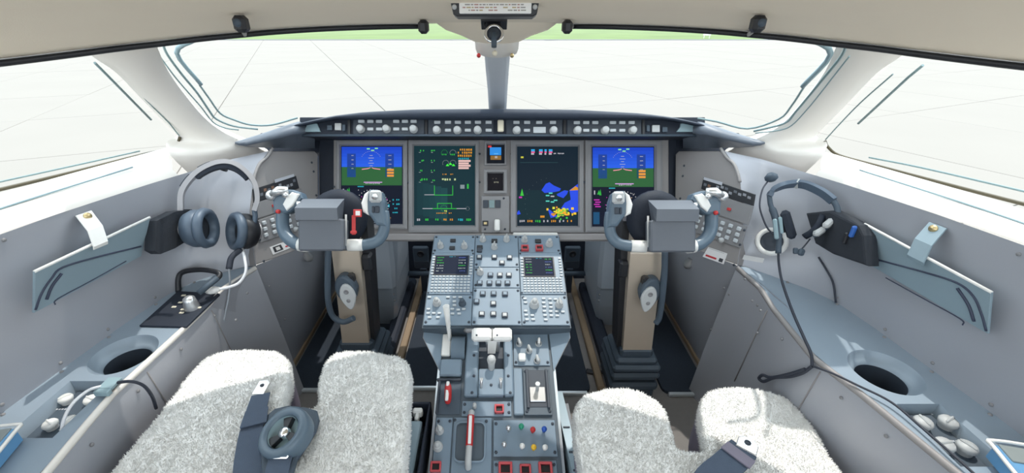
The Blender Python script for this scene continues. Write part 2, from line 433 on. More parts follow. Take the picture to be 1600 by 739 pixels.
window(1, 'left', [WS0, WS1, WS2, WS3], Ml, linesL, 'left half of the windscreen looking onto the apron')
R0, R1, R2, R3 = [mir(v, 1) for v in (WS0, WS1, WS2, WS3)]
Mr = pane_frame(R2, R1, R3)
linesR = [('seal', 'seal_green', .0020, [(1327, 88), (1305, 116), (1284, 143), (1262, 170), (1237, 196), (1215, 204), (1180, 208)]),
          ('seal', 'seal_green', .0034, [(1321, 50), (1322, 66), (1315, 87), (1287, 122), (1243, 175), (1225, 193), (1178, 205)]),
          ('seal', 'seal_green', .0030, [(1256, 136), (1237, 165), (1217, 186), (1168, 201), (1120, 190), (1090, 185)]),
          ('heater_strip', 'heater_strip', .0062, [(1254, 55), (1262, 60), (1298, 84), (1254, 135)])]
window(2, 'right', [R0, R1, R2, R3], Mr, linesR, 'right half of the windscreen looking onto the apron')
S0 = pt(-40, 330, .00146); S1 = pt(292, 232, .00214); S2 = pt(132, 72, .00150); S3 = Vector((-1.02, .40, 1.53)); S0 = Vector((-1.19, .30, 1.245))
Ms = pane_frame(pt(0, 296, .00146), pt(278, 222, .00207), pt(150, 92, .00154))
lines3 = [('seal', 'amber_trim', .0045, [(-60, 309), (0, 296), (130, 265), (225, 241), (262, 233), (277, 224), (281, 214)]),
          ('seal', 'seal_green', .0020, [(280, 212), (262, 190), (232, 160), (185, 110)]),
          ('heater_strip', 'seal_green', .0032, [(148, 98), (170, 120), (236, 187)]),
          ('seal', 'seal_green', .0022, [(-40, 293), (0, 284), (110, 260), (218, 236)])]
window(3, 'left', [S3, S0, S1, S2], Ms, lines3, 'left side window looking onto the apron')
T0, T1, T2, T3 = [mir(v, 1) for v in (S0, S1, S2, S3)]
Mt = pane_frame(mir(pt(278, 222, .00207), 1), mir(pt(0, 296, .00146), 1), mir(pt(150, 92, .00154), 1))
lines4 = [('seal', 'amber_trim', .0045, [(1289, 220), (1294, 230), (1312, 243), (1370, 259), (1480, 288), (1600, 319), (1650, 331)]),
          ('seal', 'seal_green', .0020, [(1290, 218), (1310, 196), (1345, 160), (1395, 116)]),
          ('heater_strip', 'seal_green', .0032, [(1442, 102), (1420, 120), (1341, 193)]),
          ('seal', 'seal_green', .0024, [(1358, 246), (1440, 262), (1600, 299), (1640, 308)])]
window(4, 'right', [T3, T0, T1, T2], Mt, lines4, 'right side window looking onto the apron')
# thin blue line lying along each sill
for s in (-1, 1):
    P = []
    for y in (.45, .6, .8, 1.0, 1.1):
        x = interp(y, WX); zs = interp(y, SZ); yo = y+.1; xo = interp(yo, WINX)
        P.append((s*lerp(x, xo, .5), y+.05, lerp(zs, 1.24 - (.013 if s > 0 else 0), .62)+.002))
    g = MB(); g.tube(spline(P, 4), .0022, 6); g.build('sill_line', MT['heater_strip'], bpy.data.objects['trim_%d' % (2 if s < 0 else 3)])

# ---- footwell linings (rivet dotted)
riv = MB(); riv.lathe([(.0042, 0), (.0038, .002), (.0023, .003), (.0, .0034)], 10); riv_me = riv.mesh('screw', MT['bezel_grey'])
def face_to(p, n): return Matrix.Translation(p) @ Vector(n).to_track_quat('Z', 'Y').to_matrix().to_4x4()
INNER = {-1: [(-.4, -.825), (.49, -.820), (.67, -.845), (.83, -.835), (.95, -.828), (1.08, -.825), (1.179, -.767)],
         1: [(-.4, .84), (.49, .84), (.685, .80), (.785, .77), (1.0, .785), (1.1, .80), (1.179, .767)]}
for s, nm in ((-1, 'left'), (1, 'right')):
    top = [Vector((s*.83, .95, .86)), Vector((s*.81, 1.08, .868)), Vector((s*.767, 1.179, .884)), Vector((s*.715, 1.29, .866)), Vector((s*.664, 1.407, .845)), Vector((s*.66, 1.96, .85))]
    rows = []
    for p in top:
        b = Vector((s*.825, p.y + .04, FLOOR)); rows.append([p.lerp(b, q) for q in (0, .25, .5, .75, 1)])
    g = MB(); g.loft(rows)
    o = struct('trim_%d' % (11 if s < 0 else 12), g, MT['wall_paint'], label='grey metal lining on the outboard side of the %s footwell' % nm, cat='lining')
    for (px, py) in ([(415, 447), (423, 438), (432, 511), (440, 499), (380, 458), (362, 500)] if s < 0 else [(1137, 450), (1145, 460), (1116, 515), (1125, 527), (1170, 436), (1182, 470), (1195, 485), (1190, 520)]):
        p = at_x(px, py, s*.775); place('screw', riv_me, o, face_to(p + Vector((-s*.012, 0, 0)), (-s, -.25, .2)))
    g = MB(); g.box((s*.825, 1.5, FLOOR+.012), (.022, .95, .024), .004)
    struct('baseboard_%s' % nm, g, MT['wood_trim'], label='thin tan strip along the outer edge of the %s footwell floor' % nm, cat='trim strip')
# ---- dark mats with bright front edging
def mat_(label, x0, x1, y0, y1):
    o = thing('floor_mat', label, 'mat', ((x0+x1)/2, (y0+y1)/2, FLOOR))
    g = MB(); g.prism(rrect(x1-x0, y1-y0, .03), 0, .012, .003); g.build('pile', MT['carpet_dark'], o, T((x0+x1)/2, (y0+y1)/2, FLOOR))
    g = MB(); g.box(((x0+x1)/2, y0-.006, FLOOR+.008), (x1-x0-.03, .014, .016), .003); g.build('edging', MT['trim_alu'], o)
mat_('dark mat on the left footwell floor, pale edging at its rear', -.805, -.425, 1.175, 1.94)
mat_('dark mat strip between the left inner floor strip and the pedestal', -.375, -.15, 1.185, 1.94)
mat_('dark mat on the outboard side of the right control column', .625, .80, 1.155, 1.94)
mat_('dark mat strip beside the right flank of the pedestal', .15, .355, 1.16, 1.94)
for s in (-1, 1):
    g = MB(); g.box((s*.395, 1.56, FLOOR+.012), (.028, .78, .024), .004)
    struct('trim_%d' % (13 if s < 0 else 14), g, MT['wood_trim'], label='narrow tan strip on the floor of the %s footwell' % ('left' if s < 0 else 'right'), cat='trim strip')
# ================================================================== main instrument panel
DM = 1.62; KM = F/DM
MP = tilted(776, 295, DM)
def mp(px, py): return ((px-776)/KM, (295-py)/KM)
def mbox(g, x0, y0, x1, y1, z0, z1, bev=.002, fn=mp):
    (a, b), (c, d) = fn(x0, y0), fn(x1, y1)
    return g.box(((a+c)/2, (b+d)/2, (z0+z1)/2), (abs(c-a), abs(b-d), abs(z1-z0)), bev)
panel = thing('instrument_panel', 'wide grey instrument panel carrying the flight displays under the glareshield', 'instrument panel', tuple(MP @ Vector((0, -.19, 0))))
g = MB(); mbox(g, 520, 213, 1046, 376, -.05, -.004, .004); g.build('face', MT['panel_grey'], panel, MP)
g = MB(); mbox(g, 524, 365, 1044, 377, -.03, .014, .006); g.build('lower_lip', MT['panel_grey'], panel, MP)
for x0, x1, xa, xb in ((496, 526, 402, 526), (1040, 1060, 1040, 1160)):
    g = MB(); mbox(g, x0, 212, x1, 374, -.06, -.010, .004); mbox(g, xa, 206, xb, 237, -.09, -.015, .004); g.build('end_gap_shade', MT['dark_leather'], panel, MP)  # dark slabs filling the end gap and recess, shade put into their colour
g = MB(); mbox(g, 801, 363.5, 870, 370.5, .006, .03, .004); g.build('edge_rail', MT['white_plastic'], panel, MP)
screw_d = MB(); screw_d.lathe([(.0042, 0), (.004, .0018), (.0, .0022)], 10); dscrew_me = screw_d.mesh('screw', MT['switch_dark'])
for px, py in ((523, 292), (1030, 294), (749.5, 285), (799, 285), (749.5, 241), (799, 241), (638, 285), (912, 285)):
    place('screw', dscrew_me, panel, MP @ T(*mp(px, py), .006))

def display(label, bx, ax, content, name='flight_display', cat='display', zt=.010):
    x0, y0, x1, y1 = bx; c = mp((x0+x1)/2, (y0+y1)/2); M = MP @ T(c[0], c[1], 0)
    o = thing(name, label, cat, tuple(M @ Vector((0, -(y1-y0)/2/KM, 0))))
    W, H = (x1-x0)/KM, (y1-y0)/KM
    a0, b0, a1, b1 = ((ax[0]-(x0+x1)/2)/KM, ((y0+y1)/2-ax[3])/KM, (ax[2]-(x0+x1)/2)/KM, ((y0+y1)/2-ax[1])/KM)
    g = MB(); zb = -.003
    outer = [(-W/2, -H/2), (W/2, -H/2), (W/2, H/2), (-W/2, H/2)]; inner = [(a0, b0), (a1, b0), (a1, b1), (a0, b1)]
    mid = [(lerp(p[0], q[0], .3), lerp(p[1], q[1], .3)) for p, q in zip(outer, inner)]; mid2 = [(lerp(p[0], q[0], .75), lerp(p[1], q[1], .75)) for p, q in zip(outer, inner)]
    rings = [[(*p, zb) for p in outer], [(*p, zt-.002) for p in outer], [(*p, zt) for p in mid], [(*p, zt) for p in mid2], [(*p, 0.0) for p in inner], [(*p, -.003) for p in inner]]
    g.loft(rings, closed=True, smooth=False); g.build('bezel', MT['bezel_grey'], o, M)
    s = MB(); sw, sh = a1-a0, b1-b0
    def quad(p, col, lay=1):
        s.add([(a0 + x*sw, b1 - y*sh, .0005*lay) for x, y in p], [tuple(range(len(p)))], False, None, col)
    def R(x, y, ww, hh, col, lay=3): quad([(x, y+hh), (x+ww, y+hh), (x+ww, y), (x, y)], col, lay)
    content(R, quad); s.build('screen', MT['screen'], o, M)
    return o
GRN, MAG, CYN, WHT, AMB, RED = (.03, .42, .05), (.50, .03, .40), (.02, .36, .46), (.42, .42, .46), (.62, .26, .02), (.6, .05, .05)
def glyphs(R, x, y, w_, n, col, h=.012, rnd=random.Random(3)):
    cw = w_/n
    for k in range(n):
        if rnd.random() < .85: R(x + k*cw, y + rnd.uniform(0, .002), cw*rnd.uniform(.5, .8), h*rnd.uniform(.7, 1), col, 4)
def arc(R, cx, cy, r, a0, a1, n, col, asp, sz=.010):
    for k in range(n):
        q = math.radians(lerp(a0, a1, k/(n-1))); R(cx + r*math.cos(q) - sz/2, cy - r*math.sin(q)*asp - sz*asp/2, sz, sz*asp, col, 4)
def pfd(R, quad):
    rnd = random.Random(5); asp = .77
    R(0, 0, 1, 1, (.003, .006, .018), 1)
    for k in range(6): R(.01, .012 + k*.043, .98, .0435, (lerp(.010, .02, k/5), lerp(.055, .11, k/5), lerp(.52, .74, k/5)), 2)
    R(.01, .27, .98, .235, (.025, .115, .035), 2)
    R(.10, .10, .14, .30, (.012, .05, .30), 3); R(.10, .27, .14, .13, (.015, .085, .05), 3)
    R(.72, .10, .14, .30, (.012, .05, .30), 3); R(.72, .27, .14, .13, (.015, .085, .05), 3)
    for k in range(4): R(.17, .12 + k*.055, .035, .009, WHT); R(.77, .12 + k*.055, .05, .009, WHT)
    quad([(.34, .295), (.44, .285), (.48, .275), (.48, .283), (.44, .297), (.34, .307)], (.75, .28, .33), 4)
    quad([(.64, .295), (.54, .285), (.50, .275), (.50, .283), (.54, .297), (.64, .307)], (.75, .28, .33), 4)
    for k in range(3): R(.75, .295 + k*.037, .11, .026, (.75, .30, .04), 4)
    arc(R, .49, .20, .17, 30, 150, 13, WHT, asp, .008)
    for k in range(5): R(.465 - .02*(k % 2), .12 + k*.033, .05 + .04*(k % 2), .006, WHT)
    for x, y in ((.42, .03), (.55, .025), (.49, .05)): R(x, y, .05, .016, (.25, .7, .3))
    R(.37, .46, .30, .012, (.55, .30, .65)); glyphs(R, .40, .475, .24, 8, WHT, .012)
    R(.27, .515, .10, .012, CYN)
    quad([(.08, .60), (.13, .60), (.11, .545)], GRN, 4); quad([(.115, .61), (.15, .61), (.135, .53)], GRN, 4); R(.03, .55, .02, .05, WHT)
    for k in range(4): R(.03 + .02*(k % 2), .66 + .028*k, .09, .014, MAG)
    R(.02, .82, .10, .15, (.01, .07, .16), 2)
    arc(R, .50, .77, .27, 0, 350, 34, (.5, .5, .52), asp, .013); arc(R, .50, .77, .21, 20, 370, 12, AMB, asp, .010)
    R(.62, .765, .14, .009, MAG); R(.76, .75, .03, .035, CYN)
    for k in range(4): glyphs(R, .84, .68 + .055*k, .12, 4, CYN, .02)
    for k in range(26): R(rnd.uniform(.2, .82), rnd.uniform(.56, .96), .012, .010, rnd.choice([WHT, MAG, AMB, (.4, .4, .4)]))
def synoptic(R, quad):
    rnd = random.Random(9); R(0, 0, 1, 1, (.004, .026, .034), 1)
    for k in range(5): R(.05 + .1*k, .45 + .02*k, .10, .42, (.005 + .001*k, .034 + .005*k, .042 + .005*k), 2)
    for k in range(3): glyphs(R, .72, .035 + .038*k, .24, 7, AMB, .030)
    glyphs(R, .73, .15, .18, 6, CYN, .024)
    for k in range(4): R(.73, .178 + .03*k, .20 - .03*(k % 2), .024, (.72, .48, .45))
    for r in range(4):
        for c in range(2): glyphs(R, .10 + .18*c, .05 + .125*r, .07, 3, (.04, .45, .06), .022); R(.08 + .2*c, .08 + .125*r, .03, .006, (.3, .35, .35))
    for c in range(2):
        arc(R, .50 + .14*c, .09, .05, 0, 200, 9, WHT if c else GRN, .77, .008); glyphs(R, .46 + .14*c, .10, .08, 3, GRN, .02)
        arc(R, .52 + .12*c, .22, .05, 0, 200, 9, (.4, .42, .42), .77, .008)
    for x, y in ((.55, .225), (.60, .21), (.65, .225)): quad([(x-.03, y+.03), (x+.03, y+.03), (x, y)], (.06, .85, .05), 4)
    glyphs(R, .47, .35, .07, 4, AMB, .016); glyphs(R, .58, .35, .07, 4, AMB, .016); glyphs(R, .42, .41, .28, 7, (.5, .6, .3), .026); glyphs(R, .12, .41, .16, 4, GRN, .026)
    for x in (.33, .63): R(x, .50, .012, .125, GRN)
    R(.33, .615, .31, .009, GRN); R(.17, .612, .17, .008, WHT)
    R(.38, .72, .24, .009, GRN); R(.38, .72, .012, .07, GRN); R(.61, .72, .012, .07, GRN); R(.30, .785, .40, .010, GRN); R(.14, .785, .17, .009, WHT); R(.70, .785, .16, .009, WHT)
    arc(R, .49, .785, .05, 0, 350, 12, GRN, .77, .010); glyphs(R, .37, .84, .26, 9, AMB, .014); glyphs(R, .50, .81, .05, 2, (.7, .8, .1), .02)
    R(.87, .48, .03, .06, GRN); R(.76, .49, .07, .05, (.2, .25, .27)); arc(R, .88, .79, .03, 0, 350, 9, WHT, .77, .006)
    for k in range(7): glyphs(R, .05 + .135*k, .915, .09, 3, rnd.choice([CYN, AMB, GRN, WHT]), .030)
def weather(R, quad):
    rnd = random.Random(4); R(0, 0, 1, 1, (.004, .014, .024), 1); R(.05, .20, .62, .004, (.03, .09, .10)); R(.0, .55, 1, .37, (.004, .022, .030), 2)
    for x, ww in ((.23, .06), (.36, .06), (.45, .035), (.52, .06)):
        R(x, .035, ww, .028, (.03, .35, .7)); R(x, .063, ww, .018, (.75, .08, .25)); R(x, .082, ww*.8, .022, WHT)
    glyphs(R, .60, .080, .20, 9, WHT, .018); R(.06, .125, .045, .022, (.5, .5, .05))
    B = (.02, .07, .72)
    for p in ([(.40, .55), (.47, .47), (.53, .45), (.60, .49), (.72, .53), (.70, .56), (.60, .575), (.45, .585)],
              [(.65, .60), (.78, .55), (.84, .56), (.82, .60), (.76, .65), (.66, .62)], [(.86, .55), (1, .47), (1, .82), (.90, .84), (.84, .80), (.72, .78), (.78, .71), (.88, .67)],
              [(0, .83), (.03, .80), (.06, .85), (0, .86)], [(.50, .78), (.56, .81), (.66, .88), (.55, .90)]): quad(p, B, 3)
    quad([(.86, .555), (.96, .50), (1, .52), (1, .55)], AMB, 4)
    for k in range(60):
        x, y = rnd.gauss(.72, .085), rnd.gauss(.82, .035); R(x, y, rnd.uniform(.02, .05), rnd.uniform(.012, .03), rnd.choice([(.85, .55, .03), (.85, .32, .03), (.05, .55, .06), (.7, .7, .05), (.05, .35, .05)]), 4)
    for x, y in ((.56, .84), (.38, .87)): R(x, y, .07, .026, AMB, 5)
    for x, y in ((.52, .58), (.47, .61), (.55, .62), (.47, .68), (.55, .69), (.60, .67)): R(x, y, .06, .016, rnd.choice([(.1, .6, .5), WHT]), 5)
    quad([(.05, .62), (.11, .62), (.08, .53)], (.05, .5, .05), 4); R(.03, .63, .05, .02, MAG)
    arc(R, .55, .72, .42, 100, 250, 14, (.12, .16, .16), .77, .007)
    for k in range(7): glyphs(R, .04 + .13*k, .925, .09, 3, rnd.choice([CYN, AMB, GRN, WHT]), .030)
display('primary flight display behind the left yoke, blue over green', (526, 220, 637, 358), (533, 228, 629, 350), pfd)
display('dark teal display of green schematics, left of the centre column', (639, 220, 748, 363), (647, 228, 742, 352), synoptic)
display('dark map display with blue and orange patches, right of the centre column', (798, 220, 911, 363), (808, 229, 903, 353), weather)
display('primary flight display behind the right yoke, blue over green', (914, 220, 1034, 363), (925, 229, 1022, 354), pfd)
def standby(R, quad):
    R(0, 0, 1, 1, (.004, .006, .010), 1); R(.16, .13, .66, .42, (.03, .25, .70), 2); R(.20, .58, .62, .22, (.25, .13, .03), 2); R(.06, .04, .2, .1, RED); R(.45, .60, .15, .12, (.4, .35, .3)); R(.40, .45, .25, .06, (.1, .4, .8))
def clock_(R, quad):
    R(0, 0, 1, 1, (.006, .005, .007), 1); glyphs(R, .32, .28, .4, 4, (.10, .09, .08), .06); glyphs(R, .30, .48, .44, 4, (.22, .22, .17), .09)
display('small square standby horizon display at the top of the centre column', (757, 221, 791, 259), (761, 226.5, 788, 255.5), standby, 'standby_display', 'display', .014)
display('small dark blank gauge under the standby horizon display', (756, 265, 792, 303), (762, 271, 786, 297.5), clock_, 'standby_gauge', 'gauge', .014)
sp = thing('switch_plate', 'small grey switch plate with a white lever below the dark gauge', 'switch plate', tuple(MP @ Vector((*mp(774, 363), 0))))
g = MB(); mbox(g, 752, 306, 796, 364, -.004, .006, .002); g.build('plate', MT['bezel_grey'], sp, MP)
for px in (759, 768.5, 778):
    g = MB(); mbox(g, px-4.2, 313, px+4.2, 325, .005, .010, .001); g.build('indicator', MT['switch_dark' if px != 768.5 else 'seal_green'], sp, MP)
g = MB(); mbox(g, 754, 345, 763, 353, .005, .012, .001); b_ = g.build('push_button', MT['black_plastic'], sp, MP); g = MB(); mbox(g, 756, 347, 761, 351, .011, .014, .001); g.build('button_cap', MT['brass'], b_, MP)
g = MB(); mbox(g, 772.5, 343, 781, 361, .006, .026, .004); g.build('lever', MT['white_plastic'], sp, MP)
for px, py in ((758, 358), (789, 358), (787, 310)): place('screw', dscrew_me, sp, MP @ T(*mp(px, py), .006))

# ================================================================== glareshield
DG = 1.50; KG = F/DG
GF = tilted(776, 197, DG)
def gp(px, py): return ((px-776)/KG, (197-py)/KG)
gs = thing('glareshield', 'dark padded glareshield with a row of pale buttons and knobs', 'glareshield', tuple(GF @ Vector((0, -.04, 0))))
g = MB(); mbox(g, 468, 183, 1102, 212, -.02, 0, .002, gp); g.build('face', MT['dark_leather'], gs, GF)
g = MB(); g.tube([Vector((*gp(x, 212), .004)) for x in (470, 776, 1100)], .0045, 8); g.build('lower_bead', MT['rubber_grey'], gs, GF)
HT = [(440, 199), (470, 191.5), (490, 187), (520, 181), (570, 175), (650, 171), (776, 170), (900, 171.5), (1000, 177), (1050, 183), (1090, 191), (1120, 199)]
rows = []
for i in range(35):
    px = lerp(446, 1114, i/34); yt = interp(px, HT); X = (px-776)/KG
    k = max(0, (abs(px-776)-250)/90); yb = max(184.5, yt+4)
    rows.append([pt(px, yb+3, DG/F*1.0), pt(px, yb+1, (DG-.035)/F), pt(px, lerp(yb, yt, .5), (DG-.042)/F), pt(px, yt+1, (DG-.030)/F), pt(px, yt, (DG-.005)/F), pt(px, yt+1.2, (DG+.06)/F), Vector((X*1.12, 1.80 - .30*abs(X)**1.5, 1.225))])
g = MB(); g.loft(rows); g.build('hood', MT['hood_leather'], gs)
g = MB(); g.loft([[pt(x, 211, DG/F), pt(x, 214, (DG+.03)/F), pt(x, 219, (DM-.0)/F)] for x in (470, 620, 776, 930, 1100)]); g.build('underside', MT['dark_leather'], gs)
for s in (-1, 1):
    rows = []
    tab = [(492, 189, 207, 232, .00236), (466, 190, 209, 232, .00222), (455, 193, 210.5, 231, .00219), (430, 201.5, 216.5, 231, .00216), (405, 210, 222.5, 230.5, .00213), (385, 216, 227, 229.5, .00210), (374, 219.5, 226, 227, .00208), (367, 222, 223.5, 224, .00207)]
    for px, yt, yl, yb, t in tab:
        q = px if s < 0 else 776 + (776-px)*1.025
        rows.append([pt(q, yt+3, t+.00012), pt(q, yt, t), pt(q, lerp(yt, yl, .5)-.5, t-.00005), pt(q, yl, t-.00005), pt(q, yl+1.5, t-.00003), pt(q, yb, t+.00003), pt(q, yb, t+.00014)])
    g = MB(); g.loft(rows, closed=True, caps=True); g.build('end_wing', MT['wing_leather_skylit'], gs)
def gkey(px, py, w_=9.6, h=4.6, m='light_key', nm='button'):
    g = MB(); g.box((0, 0, .003), (w_/KG, h/KG, .008), .0012); return place(nm, KEYM.setdefault((w_, h, m), g.mesh(nm, MT[m])), gs, GF @ T(*gp(px, py)))
KEYM = {}
kn = MB(); kn.lathe([(.0145, 0), (.0145, .004), (.0128, .006), (.0122, .018), (.010, .0205), (0, .021)], 18); gknob = kn.mesh('knob', MT['knob_grey'])
def q2(x, y): return 560 + x/6.717, 160 + y/6.717
def q3(x, y): return 780 + x/6.718, 160 + y/6.718
for x in (35, 130, 220, 400, 492, 582): gkey(*q2(x, 203))
for x in (130, 222, 400, 492): gkey(*q2(x, 283))
for x in (830, 942, 1045, 1150, 1255, 1367): gkey(*q2(x, 212))
for x in (942, 1150, 1367): gkey(*q2(x, 295))
for x in (180, 292, 418, 562): gkey(*q3(x, 213))
gkey(*q3(290, 297)); gkey(*q3(422, 293), 19.5, 9.5)
for x in (812, 910, 1005, 1190, 1287, 1385): gkey(*q3(x, 215))
for x in (910, 1003, 1190, 1287): gkey(*q3(x, 297))
for p in [q2(28, 282), q2(300, 282), q2(582, 284), q2(825, 293), q2(1040, 295), q2(1252, 294), q3(183, 297), q3(568, 298), q3(818, 297), q3(1107, 297), q3(1395, 298)]:
    place('knob', gknob, gs, GF @ T(*gp(*p)))
for px in (546, 666, 882, 1005):
    g = MB(); mbox(g, px-2.2, 184, px+2.2, 211, -.002, .005, .001, gp); g.build('panel_joint', MT['black_plastic'], gs, GF)
for x0, x1 in ((552, 663), (669, 771), (791, 879), (886, 1002)):
    g = MB(); mbox(g, x0, 186, x1, 210, -.002, .0015, .001, gp); g.build('control_plate', MT['switch_dark'], gs, GF)
for px, py, w_, h, m in ((516, 200, 8, 8, 'rubber_grey'), (529, 198.5, 10, 11, 'knob_grey'), (538, 200, 5, 10, 'rubber_grey'), (1024, 201.5, 12, 11, 'knob_grey'), (1038, 203, 8, 8, 'rubber_grey'), (1012, 201, 5, 10, 'rubber_grey')): gkey(px, py, w_, h, m)
for c, w_ in ((488, 27), (1071, 30)):
    a0, a1 = gp(c-w_/2, 206.5), gp(c+w_/2, 206.5); b0, b1 = gp(c-w_*.28, 193.5), gp(c+w_*.30, 193.5)
    g = MB(); g.prism([a0, a1, (a1[0]-.004, a1[1]+.012), b1, b0, (b0[0]-.002, b0[1]-.012)], 0, .006, .0015); g.build('name_plate', MT['heater_strip'], gs, GF)
g = MB(); mbox(g, 777.5, 188, 787, 206.5, 0, .010, .003, gp); g.build('flood_lamp', MT['cream'], gs, GF)

# ================================================================== side panels
for s in (-1, 1):
    M = SIDE[s]; nm = 'left' if s < 0 else 'right'
    def S(px, py, M=M, s=s): return hit(px if s < 0 else 776 + (776-px), py, M)
    def SP(px, py, M=M): return hit(px, py, M)
    o = thing('side_control_console', 'angled grey %s side panel with a keypad beside the yoke' % nm, 'control panel', tuple(M @ Vector((*S(450, 396), 0))))
    poly = [S(p[0], p[1]) for p in edge_px] + [S(450, 236), S(492, 236), S(497, 241), S(498, 380)]
    g = MB(); g.prism(poly, -.03, 0, .004); g.build('face', MT['side_panel'], o, M)
    # raised unit: readout strip, middle plate, keypad
    if s < 0: A = [SP(394, 296), SP(461, 275), SP(466, 294), SP(396, 317)]; Bp = [SP(394, 318), SP(470, 295), SP(476, 318), SP(398, 343)]; Cp = [SP(399, 345), SP(477, 319), SP(486, 352), SP(404, 380)]
    else: A = [SP(1101, 277), SP(1181, 304), SP(1178, 322), SP(1097, 295)]; Bp = [SP(1097, 296), SP(1178, 323), SP(1170, 352), SP(1091, 325)]; Cp = [SP(1090, 327), SP(1168, 354), SP(1158, 388), SP(1078, 360)]
    g = MB(); g.prism(A, 0, .006, .0015); st = g.build('readout_strip', MT['black_plastic'], o, M)
    def lerpq(Q, u, v):
        a_ = Vector(Q[0]).lerp(Vector(Q[1]), u); b_ = Vector(Q[3]).lerp(Vector(Q[2]), u); return a_.lerp(b_, v)
    pr = MB(); rnd = random.Random(s+4)
    for k in range(11):
        u0 = .04 + .085*k
        if rnd.random() < .8:
            v0 = rnd.choice([.2, .3, .45]); q = [lerpq(A, u0, v0), lerpq(A, u0+.06, v0), lerpq(A, u0+.06, v0+.22), lerpq(A, u0, v0+.22)]
            pr.add([(p.x, p.y, .0066) for p in q], [(0, 1, 2, 3)], False, None, rnd.choice([(.25, .26, .28), (.12, .13, .15), (.2, .11, .07)]))
    pr.build('print', MT['print'], st, M)
    g = MB(); g.prism(Bp, 0, .005, .0015); pl = g.build('unit_plate', MT['bezel_grey'], o, M)
    c_ = lerpq(Bp, .36 if s < 0 else .62, .52); g = MB(); g.box((c_.x, c_.y, .007), (.013, .009, .005), .001); g.build('red_lamp', MT['red'], pl, M)
    g = MB(); g.prism(Cp, 0, .005, .0015); kp = g.build('keypad', MT['bezel_grey'], o, M)
    cols = 6
    ang = math.atan2(Cp[1][1]-Cp[0][1], Cp[1][0]-Cp[0][0]); kb = MB(); kb.box((0, 0, .003), (.0145, .0125, .007), .002); kme = kb.mesh('key', MT['light_key'])
    for r in range(3):
        for c in range(cols):
            p = lerpq(Cp, .12 + .155*c, .20 + .27*r); place('key', kme, kp, M @ T(p.x, p.y, .004) @ RZ(math.degrees(ang)))
    p = lerpq(Cp, .66, .93); g = MB(); g.lathe([(.009, 0), (.008, .010), (0, .012)], 12, T(p.x, p.y, .004)); g.build('knob', MT['knob_grey'], kp, M)
    for u, v in ((.01, .18), (.01, .85), (.985, .18), (.985, .85)): q = lerpq(Cp, u, v); place('screw', dscrew_me, kp, M @ T(q.x, q.y, .005))
    for px, py in ([(487, 254), (490, 268), (494, 305), (412, 408)] if s < 0 else [(1069, 259), (1067, 275), (1063, 310), (1147, 414)]): place('screw', dscrew_me, o, M @ T(*SP(px, py), 0))
    # placard with black emblem and red streak
    Q = [SP(421, 386), SP(448, 375), SP(465, 384), SP(426, 398)] if s < 0 else [SP(1107, 386), SP(1137, 396), SP(1131, 413), SP(1098, 401)]
    if s < 0: Q = [SP(421, 386), SP(462, 371), SP(470, 381), SP(426, 398)]
    pr = MB(); pr.add([(x, y, .0012) for x, y in Q], [(0, 1, 2, 3)], False, None, (.72, .71, .70))
    def pq(u0, v0, u1, v1, col, lay):
        pr.add([(p.x, p.y, .0012+.0006*lay) for p in (lerpq(Q, u0, v0), lerpq(Q, u1, v0), lerpq(Q, u1, v1), lerpq(Q, u0, v1))], [(0, 1, 2, 3)], False, None, col)
    if s < 0: pq(.08, .15, .38, .85, (.03, .03, .035), 1); pq(.16, .30, .30, .70, (.65, .64, .62), 2); pq(.48, .55, .86, .72, (.5, .03, .04), 1); pq(.90, .2, .99, .8, (.05, .05, .06), 1)
    else: pq(.10, .68, .62, .85, (.5, .03, .04), 1); pq(.74, .58, .92, .90, (.04, .04, .05), 1); pq(.04, .06, .86, .10, (.4, .4, .4), 1)
    pr.build('placard', MT['print'], o, M)
    # small strip of print below
    Q = [SP(1163, 398), SP(1195, 404), SP(1192, 411), SP(1160, 405)] if s > 0 else None
    if Q:
        pr = MB(); pr.add([(x, y, .0012) for x, y in Q], [(0, 1, 2, 3)], False, None, (.6, .6, .6)); pr.build('print_strip', MT['print'], o, M)
    # name strip above the readout
    Q = [SP(427, 281), SP(457, 272), SP(458, 276), SP(428, 286)] if s < 0 else [SP(1102, 277), SP(1131, 285), SP(1130, 290), SP(1101, 281)]
    pr = MB(); pr.add([(x, y, .0065) for x, y in Q], [(0, 1, 2, 3)], False, None, (.45, .46, .5)); pr.build('name_strip', MT['print'], o, M)
    # curved conduit at the outer edge of the panel
    g = MB(); P = [M @ Vector((*S(px, py), .006)) for px, py in ((424, 232), (415, 246), (404, 256), (397, 272), (394, 285))]
    g.tube(spline(P, 4), .005, 8); g.build('conduit', MT['side_panel'], o)
    # round air outlet knob hanging under the lower edge
    p = at_y(481 if s < 0 else 1076, 400 if s < 0 else 411, 1.36); g = MB()
    g.lathe([(0, -.022), (.012, -.02), (.017, -.008), (.015, .006), (.010, .016), (.010, .03)], 14); g.build('air_outlet', MT['silver'], o, T(*p) @ RX(20))
# ================================================================== centre pedestal
PA = math.radians(20.85)
PF = frame((0, .695, .557), (1, 0, 0), (0, math.cos(PA), math.sin(PA)), (0, -math.sin(PA), math.cos(PA)))
HF = PF @ T(0, 0, .053)                                     # plane of the raised head
def hd(px, py): return hit(px, py, HF)
def lo(px, py): return hit(px, py, PF)
def q1(x, y): return 650 + x/4.617, 360 + y/4.617
def qm(x, y): return 650 + x/5.279, 500 + y/5.279
def ql(x, y): return 640 + x/5.315, 600 + y/5.315
ped = thing('center_pedestal', 'blue grey centre pedestal with throttle levers between the two seats', 'pedestal', (0, .95, FLOOR))
